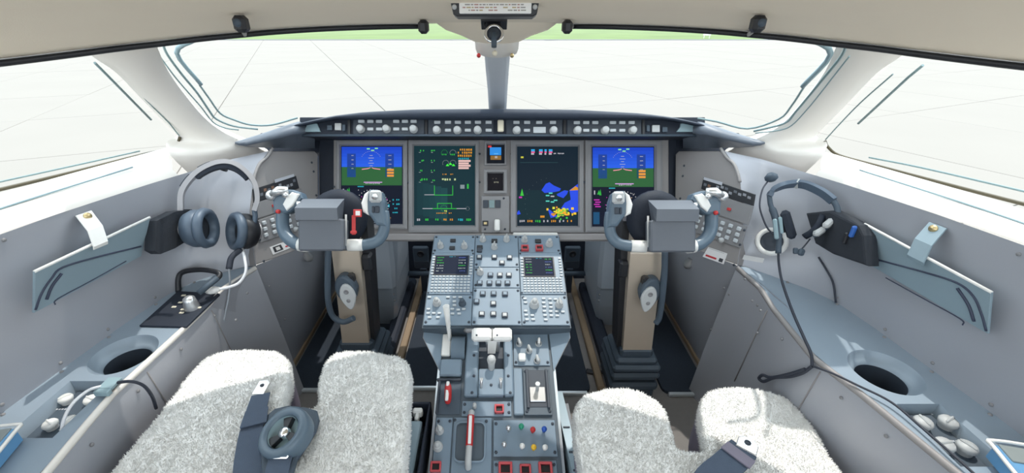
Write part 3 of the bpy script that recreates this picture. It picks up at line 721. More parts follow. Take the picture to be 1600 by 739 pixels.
# body: side outline swept across
HS0, HS1 = .392, .758
def wy(s_, n): v = PF @ Vector((0, s_, n)); return v.y, v.z
prof = [wy(-.34, 0), wy(.40, 0)]; prof = [(prof[0][0], FLOOR), prof[0], prof[1], (prof[1][0]+.10, FLOOR)]
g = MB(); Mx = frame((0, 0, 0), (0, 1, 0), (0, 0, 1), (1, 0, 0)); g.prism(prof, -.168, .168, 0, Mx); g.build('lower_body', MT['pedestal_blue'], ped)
for sx in (-1, 1):
    g = MB(); g.add([PF @ Vector((sx*.1685, s_, n)) for s_, n in ((-.34, .001), (.385, .001), (.385, -.006), (-.34, -.006))] + [PF @ Vector((sx*.176, s_, n)) for s_, n in ((-.34, -.001), (.385, -.001), (.385, -.008), (-.34, -.008))], [(0, 1, 5, 4), (4, 5, 6, 7), (3, 2, 6, 7), (0, 3, 7, 4), (1, 2, 6, 5)]); g.build('edge_strip', MT['trim_alu'], ped)
# head: block and the cheeks that taper to the neck
prof = [wy(HS0, .053), wy(HS1, .053), wy(HS1, -.05), wy(HS0, -.06)]
g = MB(); g.prism([wy(HS0-.004, .050), wy(HS1+.004, .050), wy(HS1+.05, -.09), wy(HS0+.01, -.14)], -.229, .229, 0, Mx); g.prism([wy(HS0, .053), wy(HS1, .053), wy(HS1, .04), wy(HS0, .04)], -.2265, .2265, 0, Mx); g.build('head_body', MT['pedestal_blue'], ped)
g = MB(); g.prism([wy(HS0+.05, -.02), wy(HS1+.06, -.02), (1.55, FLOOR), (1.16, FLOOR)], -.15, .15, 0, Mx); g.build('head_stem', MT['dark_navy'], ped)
for sx in (-1, 1):
    P = [(sx*.229, .40), (sx*.229, .372), (sx*.170, .270), (sx*.166, .40)]
    bot = [(sx*.215, .43), (sx*.215, .40), (sx*.169, .320), (sx*.166, .43)]
    v = [PF @ Vector((x, y, .018 if k < 2 else .004)) for k, (x, y) in enumerate(P)] + [PF @ Vector((x, y, -.10)) for x, y in bot]
    g = MB(); g.add(v, [(0, 1, 2, 3), (1, 5, 6, 2), (0, 4, 5, 1), (4, 7, 6, 5), (3, 2, 6, 7)]); g.build('cheek', MT['panel_grey'], ped)
    v = [PF @ Vector((x*.995, y+.001, (.0195 if k < 2 else .0055))) for k, (x, y) in enumerate(P)]
    g = MB(); g.add(v, [(0, 1, 2, 3)]); g.build('cheek_top', MT['plate_blue'], ped)
# plates of the head
def plate(x0, x1, s0, s1, mat='plate_blue', fr=HF, th=.004, name='control_plate', scr=True):
    g = MB(); g.box(((x0+x1)/2, (s0+s1)/2, th/2), (abs(x1-x0), abs(s1-s0), th), .0012); o = g.build(name, MT[mat], ped, fr)
    if scr:
        for a in (x0+.007, x1-.007):
            for b in (s0+.010, s1-.010): place('screw', dscrew_me, o, fr @ T(a, b, th))
    return o
def srow(py): return hd(776, py)[1]
S1, S2, S3, S4, S5 = srow(396.5), srow(461.5), srow(509), srow(418.5), srow(451)
ST = srow(368.5)
cL, cC, cR = (-.2255, -.0785), (-.0765, .0765), (.0785, .2255)
pLT = plate(*cL, S1+.001, ST); pLB = plate(*cL, S3, S2-.001)
pCT = plate(*cC, S4+.001, ST); pCM = plate(*cC, S5+.001, S4-.001); pCB = plate(*cC, S3, S5-.001)
pRT = plate(*cR, S1+.001, ST); pRB = plate(*cR, S3, S2-.001)
# shared small controls
b1 = MB(); b1.box((0, 0, .003), (.0185, .0175, .008), .0015); btn_me = b1.mesh('push_button', MT['switch_dark'])
b2 = MB(); b2.box((0, 0, .0075), (.0125, .0115, .003), .001); cap_me = b2.mesh('button_cap', MT['plate_blue'])
b2 = MB(); b2.box((0, 0, .0075), (.0125, .0115, .003), .001); capa_me = b2.mesh('button_cap', MT['knob_grey'])
b3 = MB(); b3.box((0, 0, .003), (.021, .016, .006), .001); dark_me = b3.mesh('indicator', MT['black_plastic'])
k1 = MB(); k1.lathe([(.012, 0), (.012, .003), (.0105, .005), (.0095, .017), (.008, .019), (0, .0195)], 16); k1.box((0, 0, .022), (.0045, .020, .012), .0018); knob_me = k1.mesh('knob', MT['knob_grey'])
k2 = MB(); k2.lathe([(.0135, 0), (.0135, .004), (.0115, .006), (.0110, .016), (.009, .018), (0, .018)], 16); k2.lathe([(.0075, .018), (.007, .028), (0, .029)], 12); dual_me = k2.mesh('dual_knob', MT['knob_grey'])
rg = MB()
for dx, dy, sx, sy in ((0, .0095, .026, .0045), (0, -.0095, .026, .0045), (.0108, 0, .0045, .0235), (-.0108, 0, .0045, .0235)): rg.box((dx, dy, .006), (sx, sy, .012), .001)
guard_me = rg.mesh('red_guard', MT['red_guard'])
ky = MB(); ky.box((0, 0, .0025), (.0115, .0065, .005), .001); key_me = ky.mesh('key', MT['light_key'])
def btn(p, par, fr=HF, a=False, n=.004):
    o = place('push_button', btn_me, par, fr @ T(*p, n)); place('button_cap', capa_me if a else cap_me, o, fr @ T(*p, n))
def put(nm, me, p, par, fr=HF, rz=0, n=.004, sc=1.0): return place(nm, me, par, fr @ T(*p, n) @ RZ(rz) @ Matrix.Scale(sc, 4))
def guard(p, par, fr=HF, sc=1.0, n=.004):
    o = put('push_button', dark_me, p, par, fr, 0, n, sc*.9); tag(put('red_guard', guard_me, p, o, fr, 0, n, sc), 'red guard frame')
for x, y in ((178, 122), (350, 125)): put('knob', knob_me, hd(*q1(x, y)), pLT, rz=10)
for x, y in ((268, 82), (262, 135)): put('indicator', dark_me, hd(*q1(x, y)), pLT, sc=.9)
for x, y in ((482, 75), (653, 75), (565, 130)): put('knob', knob_me, hd(*q1(x, y)), pCT, rz=-8)
put('indicator', dark_me, hd(*q1(566, 84)), pCT)
put('indicator', dark_me, hd(*q1(460, 130)), pCT, sc=.95); put('indicator', btn_me, hd(*q1(458, 152)), pCT, sc=.95)
for x, y in ((457, 202), (565, 202), (675, 205), (620, 243)): btn(hd(*q1(x, y)), pCT, a=True)
put('knob', knob_me, hd(*q1(463, 312)), pCM, rz=15)
btn(hd(*q1(537, 330)), pCM)
for x in (605, 670): btn(hd(*q1(x, 331)), pCM, a=True)
for x in (460, 530, 595, 660): btn(hd(*q1(x, 388)), pCM)
for x, y, a in ((482, 465, 0), (560, 465, 0), (642, 467, 0), (437, 522, 0), (558, 537, 1), (475, 612, 1), (558, 612, 1), (640, 620, 1)): btn(hd(*q1(x, y)), pCB, a=bool(a))
put('knob', knob_me, hd(*q1(782, 80)), pRT); put('dual_knob', dual_me, hd(*q1(960, 108)), pRT); put('indicator', dark_me, hd(*q1(880, 86)), pRT)
for x in (785, 888): guard(hd(*q1(x, 140)), pRT)
put('dual_knob', dual_me, hd(*q1(152, 532)), pLB); put('knob', k2.mesh('knob', MT['rubber_grey']), hd(*q1(335, 535)), pLB, sc=.9)
put('dual_knob', dual_me, hd(*q1(852, 545)), pRB, sc=1.15); put('knob', knob_me, hd(*q1(1030, 545)), pRB, sc=1.1)
for x, y in ((98, 490), (232, 490), (278, 490), (320, 490), (278, 520), (278, 548), (92, 575), (218, 570), (262, 575), (305, 580), (345, 575), (90, 605), (130, 605), (170, 605), (265, 608), (312, 608), (100, 635), (160, 635)): put('key', key_me, hd(*q1(x, y)), pLB)
for x, y in ((785, 500), (920, 500), (965, 503), (1005, 505), (790, 528), (920, 530), (970, 535), (925, 560), (972, 562), (790, 588), (925, 590), (970, 592), (1015, 592), (1058, 595), (795, 618), (838, 620), (930, 620), (975, 622), (1018, 623), (800, 650), (845, 650), (935, 652)): put('key', key_me, hd(*q1(x, y)), pRB)

# ---- control display units let into the head
def cdu(label, c, scr):
    x0, x1 = c; M = HF @ T((x0+x1)/2, (S1+S2)/2, 0); W, H = x1-x0, S1-S2-.001
    o = thing('control_display_unit', label, 'control unit', tuple(M @ Vector((0, -H/2, 0))))
    g = MB(); g.box((0, 0, .0035), (W, H, .007), .0015); g.build('body', MT['plate_blue'], o, M)
    (a0, b1), (a1, b0) = hd(*scr[0]), hd(*scr[1]); cx = (x0+x1)/2; cy = (S1+S2)/2
    a0, a1, b0, b1 = a0-cx, a1-cx, b0-cy, b1-cy
    g = MB(); g.box(((a0+a1)/2, (b0+b1)/2, .0075), (a1-a0+.008, b1-b0+.008, .003), .001); g.build('screen_frame', MT['black_plastic'], o, M)
    s = MB(); rnd = random.Random(len(label))
    def R(x, y, ww, hh, col, lay=2):
        X0, X1 = lerp(a0, a1, x), lerp(a0, a1, x+ww); Y0, Y1 = lerp(b1, b0, y), lerp(b1, b0, y+hh); z = .0092 + lay*.0002
        s.add([(X0, Y1, z), (X1, Y1, z), (X1, Y0, z), (X0, Y0, z)], [(0, 1, 2, 3)], False, None, col)
    R(0, 0, 1, 1, (.008, .016, .040), 1)
    for k in range(6):
        glyphs(R, .05, .07 + .15*k, .22, 5, rnd.choice([(.05, .4, .06), (.06, .35, .08), (.35, .4, .4)]), .06, rnd); glyphs(R, .72, .07 + .15*k, .23, 5, rnd.choice([(.05, .4, .06), (.35, .4, .4), (.08, .12, .35)]), .06, rnd)
    glyphs(R, .42, .03, .2, 5, (.03, .3, .4), .05, rnd)
    s.build('screen', MT['screen'], o, M)
    g = MB()
    top = b0 - .010; bot = -H/2 + .010
    for r in range(6):
        yy = lerp(top, bot, r/5)
        for k in range(11): g.box((lerp(-W/2+.014, W/2-.014, k/10), yy, .0085), (.0088, .0058, .005), .001)
    for sx in (-1, 1):
        for r in range(7): g.box((sx*(W/2-.0085), lerp(b1-.004, b0+.002, r/6), .0085), (.0095, .0058, .005), .001)
    tag(g.build('keys', MT['light_key'], o, M), kind='stuff')
    for sx in (-1, 1):
        for sy in (-1, 1): place('screw', dscrew_me, o, M @ T(sx*(W/2-.004), sy*(H/2-.005), .0066) @ Matrix.Scale(.8, 4))
cdu('keypad unit with small dark screen on the left of the pedestal head', cL, ((682, 402.5), (730, 430.5)))
cdu('keypad unit with small dark screen on the right of the pedestal head', cR, ((818.5, 405), (866, 433.5)))

# ---- lower pedestal: plates
def lrect(x0, y0, x1, y1): # pixel rectangle -> plate on lower plane
    a = lo((x0+x1)/2, y0); b = lo((x0+x1)/2, y1); ym = (y0+y1)/2
    return lo(x0, ym)[0], lo(x1, ym)[0], b[1], a[1]
def lplate(x0, y0, x1, y1, mat='plate_blue', th=.004, scr=True, name='control_plate'):
    r = lrect(x0, y0, x1, y1); return plate(r[0], r[1], r[2], r[3], mat, PF, th, name, scr)
def lbox(g, x0, y0, x1, y1, n0, n1, bev=.002):
    r = lrect(x0, y0, x1, y1); return g.box(((r[0]+r[1])/2, (r[2]+r[3])/2, (n0+n1)/2), (r[1]-r[0], r[3]-r[2], n1-n0), bev)
# throttle quadrant in the middle
g = MB(); lbox(g, 728, 513, 748, 622, 0, .020, .004); lbox(g, 787, 513, 801, 622, 0, .020, .004); lbox(g, 748, 580, 787, 622, 0, .020, .003); lbox(g, 748, 508, 787, 520, 0, .03, .003); g.build('quadrant', MT['plate_blue'], ped, PF)
g = MB(); lbox(g, 748, 520, 787, 580, -.004, .006, .001); g.build('quadrant_slot', MT['switch_dark'], ped, PF)
g = MB(); r = lrect(730, 503, 801, 509); g.tube([(r[0], HS0-.012, .050), (r[0]+.006, HS0-.018, .058), (r[1]-.045, HS0-.018, .058), (r[1]-.04, HS0-.012, .05)], .007, 8); g.build('guard_rail', MT['bezel_grey'], ped, PF)
# twin white throttle handles on stems
for x0, x1 in ((737, 768.5), (769.5, 800)):
    c = lo((x0+x1)/2, 545); c2 = (hit((x0+x1)/2, 523, PF, .075)); lv = MB()
    w_ = (hit(x1, 523, PF, .075)[0]-hit(x0, 523, PF, .075)[0])
    lv.box((c2[0], c2[1], .075), (w_*.99, .040, .024), .007); th = lv.build('throttle_handle', MT['white_plastic'], ped, PF)
    sx = c2[0] + (.012 if x0 < 760 else -.012); st = MB(); st.tube([(sx*.75, c[1]-.01, 0), (sx*.8, c[1]+.0, .035), (sx, c2[1], .068)], .0065, 8); st.build('stem', MT['silver'], th, PF)
    p = hit((x0+x1)/2 - 8, 523.5, PF, .088); place('screw', dscrew_me, th, PF @ T(p[0], p[1], .087) @ Matrix.Scale(.7, 4))
g = MB(); a, b = hit(769, 535, PF, .05), hit(769, 553, PF, .012); g.add([(a[0]-.012, a[1], .060), (a[0]+.014, a[1], .060), (b[0]+.010, b[1], .014), (b[0]-.014, b[1], .014), (a[0]-.012, a[1]+.012, .050), (a[0]+.014, a[1]+.012, .050), (b[0]+.010, b[1]+.014, .004), (b[0]-.014, b[1]+.014, .004)], [(0, 1, 2, 3), (4, 5, 6, 7), (0, 4, 7, 3), (1, 5, 6, 2), (0, 1, 5, 4), (3, 2, 6, 7)]); g.build('lever_arm', MT['white_plastic'], ped, PF)
p = lo(768, 582); g = MB(); g.tube([(p[0], p[1]-.004, .002), (p[0], p[1]+.012, .03), (p[0], p[1]+.016, .052)], [.009, .010, .013], 10); g.lathe([(.013, 0), (.012, .008), (.006, .012), (0, .013)], 12, T(p[0], p[1]+.017, .05)); kk = g.build('reverser_knob', MT['knob_grey'], ped, PF)
g = MB(); g.lathe([(.016, 0), (.014, .007), (0, .008)], 14, T(p[0], p[1]-.006, .006)); g.build('boot', MT['black_plastic'], kk, PF)
for px in (752.5, 782.5):
    p = lo(px, 604); g = MB(); g.tube([(p[0], p[1]-.012, .018), (p[0], p[1], .028), (p[0], p[1]+.010, .036)], [.0035, .004, .006], 8); g.build('toggle', MT['silver'], ped, PF)
for px, py in ((741, 592), (794, 592), (767.5, 606), (738, 618), (797, 618), (741, 560), (794, 560)): place('screw', dscrew_me, ped, PF @ T(*lo(px, py), .020))
# speed brake drum and lever on the left
a, b = lo(717, 527), lo(717, 562); mid_ = ((a[1]+b[1])/2); R_ = (a[1]-b[1])/2
dr = MB(); n_ = 12; w0, w1 = lo(706, 545)[0], lo(727, 545)[0]
rows = [[(x, mid_ + R_*math.cos(math.pi*k/n_), .85*R_*math.sin(math.pi*k/n_)) for k in range(n_+1)] for x in (w0, w1)]
dr.loft(rows, caps=True); dr.build('lever_drum', MT['plate_blue'], ped, PF)
g = MB(); lbox(g, 691, 524, 705, 558, 0, .012, .003); g.build('lever_track', MT['white_plastic'], ped, PF)
p0 = hit(702, 520, PF, .03); p1 = hit(697, 478, PF, .11)
g = MB(); g.tube([(p0[0], p0[1]-.02, .0), (p0[0], p0[1], .03), (lerp(p0[0], p1[0], .5), lerp(p0[1], p1[1], .5), .07), (p1[0], p1[1], .11)], [.006, .008, .010, .013], 10, flat=.8); tag(g.build('brake_lever', MT['white_plastic'], ped, PF), 'white lever leaning up over the left keypad unit')
g = MB(); lbox(g, 688, 564, 722, 590, 0, .016, .004); g.build('cover_plate', MT['plate_blue'], ped, PF)
# right hand knob plate
kp_ = lplate(802, 511, 857, 572)
for x, y in ((860, 95), (985, 95)): put('push_button', btn_me, lo(*qm(x, y)), kp_, PF, sc=1.15)
fin = MB(); fin.lathe([(.010, 0), (.010, .006), (.008, .008)], 14); fin.box((0, 0, .014), (.008, .024, .022), .003); fin_me = fin.mesh('fin_knob', MT['knob_grey'])
for x, y, rz in ((850, 205, 15), (1010, 205, -5), (933, 262, 20), (998, 345, 12)): put('fin_knob', fin_me, lo(*qm(x, y)), kp_, PF, rz)
g = MB(); g.box((0, 0, .007), (.021, .024, .014), .003); g.build('square_button', MT['white_plastic'], kp_, PF @ T(*lo(*qm(873, 322)), .004))
# flap slot
fp = lplate(818, 577, 860, 650, 'pedestal_blue', .008)
g = MB(); lbox(g, 825, 580, 854, 638, .004, .0095, .001); lbox(g, 822, 580, 826, 640, .006, .016, .001); lbox(g, 853, 580, 857, 640, .006, .016, .001); g.build('flap_slot', MT['switch_dark'], fp, PF)
g = MB(); lbox(g, 827, 607, 852, 630, .009, .014, .002); fl_ = g.build('flap_gate', MT['silver'], fp, PF)
p = lo(839, 615); g = MB(); g.tube([(p[0], p[1]+.004, .010), (p[0], p[1]+.010, .03), (p[0], p[1]+.012, .042)], [.005, .005, .007], 8); g.build('flap_lever', MT['knob_grey'], fl_, PF)
g = MB(); lbox(g, 802, 577, 817, 650, 0, .010, .003); g.build('side_cover', MT['plate_blue'], ped, PF)
# red and white handle in a dark tray
g = MB(); lbox(g, 684, 594, 720, 648, 0, .003, .001); tr = g.build('tray', MT['rubber_grey'], ped, PF)
g = MB(); lbox(g, 683, 593, 721, 597, 0, .012, .002); lbox(g, 683, 596, 687, 648, 0, .010, .002); g.build('tray_rim', MT['switch_dark'], tr, PF)
a, b = lo(700, 634), hit(699, 600, PF, .03)
g = MB(); g.tube(spline([(a[0], a[1]+.004, .012), (a[0]+.001, lerp(a[1], b[1], .5), .030), (b[0]+.002, b[1], .030)], 4), [.010, .0125, .0135, .0135, .0135, .0135, .0135, .012, .009], 10, flat=.75); hb = g.build('handle', MT['red'], ped, PF)
g = MB(); g.box((lerp(a[0], b[0], .5)+.001, lerp(a[1], b[1], .52), .0405), (.009, .055, .006), .002); tag(g.build('handle_stripe', MT['paper'], hb, PF), 'white stripe on red handle')
# small plate with red guard and knob
sp_ = lplate(722, 627, 799, 651)
guard(lo(780, 641), sp_, PF, 1.0); g = MB(); g.box((0, 0, .010), (.010, .014, .02), .003); g.build('toggle', MT['knob_grey'], sp_, PF @ T(*lo(742, 637), .004))
# narrow plate on the left
np_ = lplate(677, 653, 704, 765)
put('knob', knob_me, lo(687, 674), np_, PF, 20); put('knob', dual_me, lo(684.5, 699), np_, PF, sc=1.0); guard(lo(681.5, 731), np_, PF, 1.05)
# emergency handle tray
ep = lplate(706, 653, 768, 765, scr=False)
ca_, cb_ = lo(734.5, 660), lo(734.5, 724); wv = lo(759, 692)[0]-lo(710, 692)[0]; cx_ = (lo(759, 692)[0]+lo(710, 692)[0])/2
outer = rrect(wv, ca_[1]-cb_[1], .016, 5, cx_, (ca_[1]+cb_[1])/2); inner = rrect(wv-.008, ca_[1]-cb_[1]-.008, .013, 5, cx_, (ca_[1]+cb_[1])/2)
g = MB(); g.loft([[(*p, .004) for p in outer], [(*p, .009) for p in outer], [(*p, .010) for p in inner], [(*p, .0045) for p in inner]], closed=True, smooth=False); g.build('recess_rim', MT['plate_blue'], ep, PF)
g = MB(); g.prism(inner, .0035, .005); g.build('recess', MT['pedestal_blue'], ep, PF)
a, b = lo(737, 650), lo(732, 730)
g = MB(); g.tube(spline([(a[0], a[1]+.006, .008), (a[0], a[1]-.004, .022), (lerp(a[0], b[0], .5), lerp(a[1], b[1], .5), .026), (b[0], b[1]+.012, .024), (b[0], b[1]-.004, .006)], 5), .0085, 10); eh = g.build('pull_handle', MT['knob_grey'], ep, PF)
g = MB(); g.tube([(lerp(a[0], b[0], q), lerp(a[1], b[1], q), .0265) for q in (.06, .3, .66)], .0095, 10); tag(g.build('grip', MT['red'], eh, PF), 'red sleeve with a white stripe')
g = MB(); g.box((lerp(a[0], b[0], .36), lerp(a[1], b[1], .36), .0355), (.0085, (a[1]-b[1])*.56, .003), .001); g.build('grip_stripe', MT['paper'], eh, PF)
for px, py in ((711, 657), (760, 659)): place('screw', dscrew_me, ep, PF @ T(*lo(px, py), .004))
# plate of coloured switches
cp_ = lplate(771, 657, 869, 714)
bul = MB(); bul.lathe([(.0042, 0), (.004, .010), (.0065, .012), (.0075, .018), (.006, .024), (0, .026)], 12)
for x, y, m in ((820, 382, 'silver'), (925, 365, 'green'), (1020, 392, 'red'), (1113, 388, 'blue'), (785, 515, 'silver'), (932, 527, 'white_plastic'), (1027, 537, 'yellow'), (1120, 538, 'white_plastic')):
    tag(place('switch_knob', bul.mesh('switch_knob', MT[m]), cp_, PF @ T(*lo(*ql(x, y+8)), .004)), {'silver': 'silver toggle', 'green': 'green knob', 'red': 'red knob', 'blue': 'blue knob', 'yellow': 'yellow knob', 'white_plastic': 'white knob'}[m])
bp_ = lplate(771, 720, 871, 765)
for x, y, sc in ((795, 715, 1.35), (960, 722, 1.1), (1125, 715, 1.35)): guard(lo(*ql(x, y)), bp_, PF, sc)
# ================================================================== under the panel: fairings, pedals
from mathutils.bvhtree import BVHTree
def surf(px, py, obj, lift=0.0):                      # point and normal where a sight line meets an object's surface
    me = obj.data; tree = BVHTree.FromPolygons([v.co.copy() for v in me.vertices], [tuple(p.vertices) for p in me.polygons])
    d = ray(px, py).normalized(); loc, n, i, dist = tree.ray_cast(Vector((0, 0, CZ)), d)
    if loc is None: return pt(px, py, .0019), -d
    if n.dot(d) > 0: n = -n
    return loc + n*lift, n
OB = bpy.data.objects
for s, nm in ((-1, 'left'), (1, 'right')):
    o = thing('column_fairing', 'silver sheet metal fairing beside the %s control column under the panel' % nm, 'fairing', (s*.5, 1.5, FLOOR))
    rows = []
    for z, xi, xo, y in ((.90, .405, .62, 1.46), (.70, .408, .62, 1.455), (.60, .415, .61, 1.46), (.585, .418, .60, 1.47), (.48, .43, .59, 1.50), (FLOOR, .46, .58, 1.56)):
        rows.append([(s*xi, y+.30, z), (s*xi, y+.02, z), (s*(xi+.012), y, z), (s*(xo-.012), y, z), (s*xo, y+.02, z), (s*xo, y+.30, z)])
    g = MB(); g.loft(rows, closed=True, smooth=False, caps=True); f_ = g.build('shell', MT['fairing_metal'], o)
    for z in (.56, .53): place('screw', riv_me, f_, face_to((s*.428, 1.475, z), (0, -1, .2)))
    pd = thing('rudder_pedal', 'grey rudder pedal bracket with a round hole deep in the %s footwell' % nm, 'pedal', (s*.37, 1.78, FLOOR))
    g = MB(); g.box((s*.365, 1.80, .55), (.075, .02, .12), .006); g.build('pad', MT['rubber_grey'], pd)
    g = MB(); g.lathe([(.017, 0), (.017, .004), (.012, .005), (.012, .002), (0, .002)], 16); g.build('hole_ring', MT['black_plastic'], pd, face_to((s*.365, 1.789, .575), (0, -1, 0)))
    g = MB(); g.box((s*.365, 1.795, .515), (.072, .014, .04), .004); g.build('lower_pad', MT['switch_dark'], pd)
    g = MB(); g.tube([(s*.30, 1.78, .47), (s*.44, 1.78, .47)], .012, 10); g.build('cross_bar', MT['rubber_grey'], pd)
    g = MB(); g.box((s*.365, 1.83, .40), (.03, .03, .14)); g.build('arm', MT['switch_dark'], pd)
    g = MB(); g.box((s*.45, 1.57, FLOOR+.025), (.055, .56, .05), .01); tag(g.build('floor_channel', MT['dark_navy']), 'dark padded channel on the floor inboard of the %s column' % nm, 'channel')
# ================================================================== yokes
DY = 1.27; KY = F/DY
def yoke(s, cx, cy, label, col_px):
    M = tilted(cx, cy, DY); m = s                      # offsets are given for the right yoke; m mirrors them
    o = thing('control_yoke', label, 'control yoke', (s*.5, 1.20, FLOOR))
    def L(dx, dy, z=0.0): return Vector((m*dx/KY, -dy/KY, z))
    inner = [L(-30, 37, .015), L(-45, 37, .012), L(-62, 36, .008), L(-79, 31, .002), L(-88, 18, -.004), L(-90, 0, -.006), L(-88, -16, -.006)]
    outer = [L(22, 37, .015), L(34, 37, .012), L(48, 33, .008), L(62, 22, .002), L(69, 8, -.004), L(70, -8, -.006), L(70, -20, -.006)]
    for nm_, path, r0 in (('horn', inner, .0165), ('horn', outer, .0185)):
        P = spline(path, 5); g = MB(); g.tube(P, [r0*(.9 if k < 5 else 1) for k in range(len(P))], 12); h = g.build(nm_, MT['yoke_grey'], o, M)
        a_, b_ = (P[2], P[9]) if nm_ == 'horn' and path is inner else (P[2], P[7])
        g = MB(); g.tube([a_, a_.lerp(b_, .5), b_], r0*1.08, 12); g.build('sleeve', MT['white_plastic'], h, M)
    # inboard grip head: paddle with a trim switch
    poly = [(-93, -14), (-92, -30), (-88, -44), (-81, -49), (-70, -49), (-62, -42), (-57, -28), (-60, -14), (-70, -8), (-80, 6), (-96, 8)]
    g = MB(); g.prism([L(*p).to_2d() for p in poly], -.022, .018, .009); h = g.build('grip_head', MT['yoke_grey'], o, M)
    g = MB(); g.prism([L(*p).to_2d() for p in [(-70, -48), (-62, -42), (-57, -28), (-60, -14), (-69, -9), (-68, -30)]], -.018, .021, .006); g.build('grip_cheek', MT['white_plastic'], h, M)
    g = MB(); g.box(tuple(L(-80, -38, .022)), (.036, .036, .014), .006); q = g.build('trim_switch', MT['knob_grey'], h, M)
    g = MB(); g.lathe([(.009, 0), (.009, .003), (.004, .004), (.004, .010), (0, .011)], 12); g.build('hat', MT['silver'], q, M @ T(*L(-80, -37, .029)))
    g = MB(); g.box(tuple(L(-82, -18, .018)), (.014, .02, .008), .002); g.box(tuple(L(-76, -18, .018)), (.006, .02, .010), .002); g.build('rocker', MT['switch_dark'], h, M)
    # outboard grip head, turned away
    poly = [(60, -12), (80, -12), (82, -30), (80, -42), (66, -50), (50, -49), (38, -44), (35, -36), (42, -24), (54, -14)]
    g = MB(); g.prism([L(*p).to_2d() for p in poly], -.026, .014, .009); h = g.build('grip_head', MT['yoke_grey'], o, M)
    g = MB(); g.prism([L(*p).to_2d() for p in [(38, -42), (50, -45), (58, -38), (64, -26), (58, -16), (48, -24)]], .010, .019, .004); g.build('grip_cheek', MT['white_plastic'], h, M)  # white plate carries the light on this face as colour
    g = MB(); g.tube([L(56, -48, .014), L(68, -47, .024), L(80, -41, .018)], [.011, .013, .011], 10); g.lathe([(.012, -.012), (.015, -.004), (.015, .006), (.010, .012), (0, .013)], 12, T(*L(82, -40, .014))); g.lathe([(.008, 0), (.008, .012), (0, .014)], 10, T(*L(58, -40, .016))); g.build('thumb_switch', MT['silver'], h, M)
    g = MB(); g.lathe([(.0065, 0), (.006, .006), (0, .007)], 12); tag(g.build('red_button', MT['red'], h, M @ T(*L(71, -15, .014))), 'small red button')
    # hub and clip box
    g = MB(); g.lathe([(.05, -.07), (.085, -.06), (.090, -.045), (.086, -.03), (.06, -.022), (0, -.02)], 24, T(*L(-10, -6))); g.build('hub', MT['dark_leather'], o, M)
    g = MB(); g.box(tuple(L(-2, 21, .028)), (.128, .092, .05), .005); bx = g.build('clip_box', MT['yoke_box'], o, M)
    X0, X1 = L(-28*m, 0).x*m, L(34*m, 0).x*m
    xs = sorted((L(-29, 0).x, L(34, 0).x)); yb, yt = L(0, -1).y, L(0, -19).y
    v = [(xs[0], yb, .058), (xs[1], yb, .058), (xs[1], yt, .064), (xs[0], yt, .064), (xs[0]-.006*(1 if m > 0 else .2), yt+.030, .01), (xs[1]+.002, yt+.030, .01), (xs[0], yb, .02), (xs[1], yb, .02)]
    g = MB(); g.add(v, [(0, 1, 2, 3), (3, 2, 5, 4), (0, 3, 4, 6), (1, 7, 5, 2), (6, 7, 1, 0), (4, 5, 7, 6)]); g.build('clip_top', MT['yoke_box'], bx, M)
    g = MB(); g.tube([L(33, -27, .02), L(40, -26, .022)], [.006, .010], 10); g.build('clip_knob', MT['silver'], bx, M)
    for dx in (-36, 30): g = MB(); g.tube([L(dx, -10, .03), L(dx, 38, .03)], .0032, 6); g.build('clip_rod', MT['knob_grey'], bx, M)
    # column down to the floor with its rubber boot
    (x0, x1, y0), (x2, x3, y1) = col_px
    A, B, Cc, D = at_y(x0, y0, 1.16), at_y(x1, y0, 1.16), at_y(x3, y1, 1.165), at_y(x2, y1, 1.165)
    up = Vector((0, .02, .09)); A2, B2 = A + up, B + up; dep = Vector((0, .075, 0))
    g = MB(); g.loft([[A2, B2, B2+dep, A2+dep], [A, B, B+dep, A+dep], [D, Cc, Cc+dep, D+dep]], closed=True, smooth=False, caps=True); c = g.build('column', MT['column_metal'], o)
    ins = Vector((-s*.022, .03, 0)); g = MB(); g.loft([[p + ins for p in (A2, B2, B2+dep, A2+dep)], [p + ins*1.0 for p in (A, B, B+dep, A+dep)], [p + ins*.7 for p in (D, Cc, Cc+dep, D+dep)]], closed=True, smooth=False, caps=True); g.build('column_rail', MT['black_plastic'], c)
    ctr = (D+Cc)/2; g = MB(); zc = ctr.z
    for w_, d_, z0, z1 in ((.118, .12, zc-.03, zc+.012), (.150, .15, zc-.05, zc-.022), (.172, .175, zc-.075, zc-.045), (.176, .18, zc-.105, zc-.078), (.160, .165, zc-.12, zc-.10), (.176, .18, zc-.16, zc-.125), (.16, .17, FLOOR, zc-.15)):
        g.box((ctr.x, ctr.y+.055, (z0+z1)/2), (w_, d_, z1-z0), .010)
    g.build('boot', MT['rubber_grey'], o)
    return o, M, L
YR, YRM, YRL = yoke(1, 1043, 348, 'control yoke on a metal column in front of the right seat', ((985, 1036, 397), (973, 1018, 549)))
YLo, YLM, YLL = yoke(-1, 510, 346, 'control yoke on a metal column in front of the left seat', ((518, 561, 390), (535, 577, 538)))
# red lock flag hanging on the left yoke
fl = thing('lock_flag', 'red lock pin flag with a pale square beside the left yoke box', 'flag', tuple(YLM @ YLL(-47, 18, .03)))
g = MB(); g.box(tuple(YLL(-48, 6, .03)), (.011, .056, .004), .001); g.build('ribbon', MT['red'], fl, YLM)
g = MB(); g.box(tuple(YLL(-48, 17, .031)), (.018, .008, .006), .001); g.build('pin', MT['red'], fl, YLM)
g = MB(); g.box(tuple(YLL(-54, -12, .031)), (.024, .022, .005), .001); tg = g.build('tag_plate', MT['red'], fl, YLM)
g = MB(); g.box(tuple(YLL(-55, -12, .034)), (.013, .013, .002), 0); g.build('tag_square', MT['paper'], tg, YLM)
